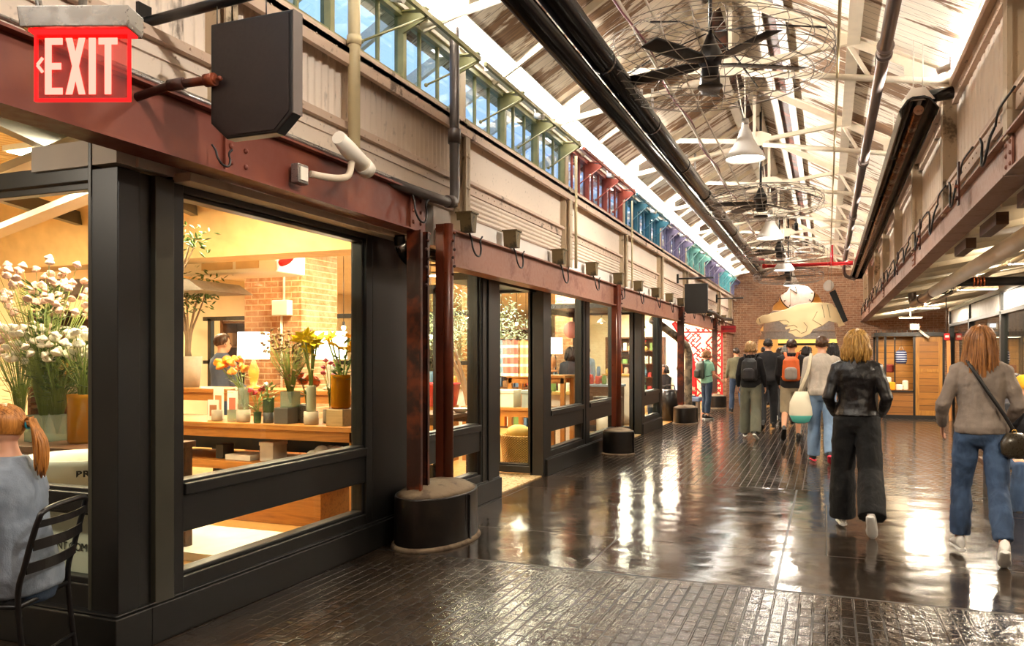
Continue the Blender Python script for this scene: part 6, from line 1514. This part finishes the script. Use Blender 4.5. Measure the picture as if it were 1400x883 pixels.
def wirechair(loc,rz,lb):
    t=thing('cafe_chair',loc,lb,'chair',rz=rz);K=M['black2']
    MB().tube(smooth([(-.22,-.2,0),(-.22,-.2,.45),(-.23,-.18,.75),(0,-.24,.78),(.23,-.18,.75),(.22,-.2,.45),(.22,-.2,0)],4),.014,8).build('back_frame',K,t)
    MB().loft([((0,0,.42),(.22,0,0),(0,.2,0)),((0,0,.46),(.22,0,0),(0,.2,0))],20).build('seat',K,t)
    for q in (-1,1):MB().cyl((q*.18,.18,.43),(q*.2,.22,0),.013,8).build('front_leg',K,t)
wirechair((-3.62,19.4,0),-.6,'black cafe chair left of the wrapped pipe')
person('seated diner in a black jacket left of the wrapped pipe',(-3.62,19.4,0),-.6+PI,1.68,False,L=(82,84,6,0),Rr=(82,84,6,0),aL=(20,8,70,20),aR=(20,8,60,20),lean=6,sit=.50,hair=('bob','3a2618','1c120a',.1),top=cloth('black_jacket2','17151a'),bot=denimd,shoes=(blk,blk),vox=.018)
person('seated diner in a pale blue shirt in front of the red lattice',(-3.7,21.45,0),-1.2,1.7,True,L=(82,84,6,0),Rr=(82,84,6,0),aL=(20,8,70,20),aR=(20,8,60,20),lean=6,sit=.47,hair=('short','3a2618','1c120a',0),top=cloth('pale_blue_shirt2','8fa4bc'),bot=denimd,shoes=(blk,blk),vox=.018)
t=thing('rubbish_bin',(-3.4,18.6,0),'black bin between the shop front and the third drum','bin')
MB().lathe([(0,0),(.2,0),(.23,.7),(.2,.72),(.0,.74)],20).build('body',M['black2'],t);MB().tube(smooth([(-.12,0,.72),(-.1,0,.82),(.1,0,.82),(.12,0,.72)],3),.012,6).build('handle',M['black2'],t)
t=thing('round_table',(-3.75,14.3,0),'small white pedestal bin table in the second shop entrance','table')
MB().loft([((0,0,0),(.2,0,0),(0,.2,0)),((0,0,.7),(.22,0,0),(0,.22,0))],22).build('pedestal',M['white'],t);MB().loft([((0,0,.7),(.27,0,0),(0,.27,0)),((0,0,.76),(.27,0,0),(0,.27,0))],22).build('top',M['black2'],t)
EXPO=0.6
LM=1.3
# ================================================================ LIGHTS
def area(x,y,z,sx,sy,e,col=(1,.75,.45),rot=(0,0,0),name='shop_light'):
    l=bpy.data.lights.new(name,'AREA');l.shape='RECTANGLE';l.size=sx;l.size_y=sy;l.energy=e;l.color=col
    o=bpy.data.objects.new(name,l);COL.objects.link(o);o.location=(x,y,z);o.rotation_euler=rot;return o
def fixture(x,y,z,e,lb,sx=1.2,sy=.3,col=(1,.75,.45),up=0):
    t=thing('ceiling_light',(x,y,z),lb,'lamp','ceiling light panels');MB().box(-sx/2,-sy/2,0,sx/2,sy/2,.04).build('housing',M['white'],t);MB().box(-sx/2+.02,-sy/2+.02,-.006,sx/2-.02,sy/2-.02,0).build('diffuser',M['bulbw'],t)
    area(x,y,z-.02,sx,sy,e*LM,col)
    if up:area(x,y,z+.06,sx,sy,e*LM*up,col,(PI,0,0));MB().cyl((0,0,.04),(0,0,.24),.008,6).build('stem',M['white'],t)  # upward lamp added to brighten the ceiling over the panel
W=(1,.78,.5);N=(1,.87,.7)
for k,(x,y,e,c) in enumerate([(-5.0,4.2,60,W),(-4.8,5.4,75,W),(-7.5,4.8,70,W),(-5.2,7.9,90,W),(-8.2,8.5,110,W),(-6.5,10.5,120,W),(-9.8,11,110,W),(-4.8,9.8,110,N),(-4.8,12,110,N),(-7,14,150,N),(-4.8,15.5,110,N),(-6.5,18,160,N),(-4.6,20,160,N),(-5.5,23.5,170,N),(-5.0,26.3,90,N)]):
    fixture(x,y,3.0 if y<7 else 3.08,e,od[k-1 if k else 0]+' warm ceiling light panel inside the shops'+(', closest to the street corner' if k==0 else ''),col=c)
fixture(-5.5,.5,3.15,60,'added ceiling light panel in the seating bay left of the camera',col=N)  # unseen lamp added so the bay gives warm reflections
for k,(x,y,e) in enumerate([(2.2,4,40),(2.4,8,45),(2.3,11,45),(2.3,15,50),(2.0,19.5,70),(2.2,25,80),(5,9,50),(5,17,50)]):
    fixture(x,y,2.42+(x-1.25)*.17,e*1.0,od[k]+' suspended light panel over the right aisle',.6,.12,(1,.86,.68),.9)
area(1.55,21.9,1.95,.6,.8,10,W,name='kiosk_inner_light')
for x,y in ((-1,32.5),(-1,36),(-1,41)):area(x,y,4.5,2,1.5,170,(1,.72,.36),name='passage_light')
area(-1,30.3,4.5,1.5,.5,60,(1,.95,.9),name='passage_light')
# ---- world
w=bpy.data.worlds.new('World');SC.world=w;w.use_nodes=True;nn=w.node_tree.nodes;nn.clear()
o=nn.new('ShaderNodeOutputWorld');b=nn.new('ShaderNodeBackground');b.inputs[0].default_value=(.5,.7,1,1);b.inputs[1].default_value=1.25;w.node_tree.links.new(b.outputs[0],o.inputs[0])
# ---- camera
cam=bpy.data.cameras.new('camera');co=bpy.data.objects.new('camera',cam);COL.objects.link(co)
cam.sensor_width=36;cam.lens=1090/1400*36;co.location=(0,0,1.5);co.rotation_euler=(PI/2,0,math.atan(430/1090));cam.shift_y=(487-441.5)/1400;cam.clip_start=.05;cam.clip_end=200
SC.camera=co
vs=SC.view_settings;vs.view_transform='Standard';vs.look='None';vs.gamma=1;vs.use_curve_mapping=False;vs.exposure=EXPO
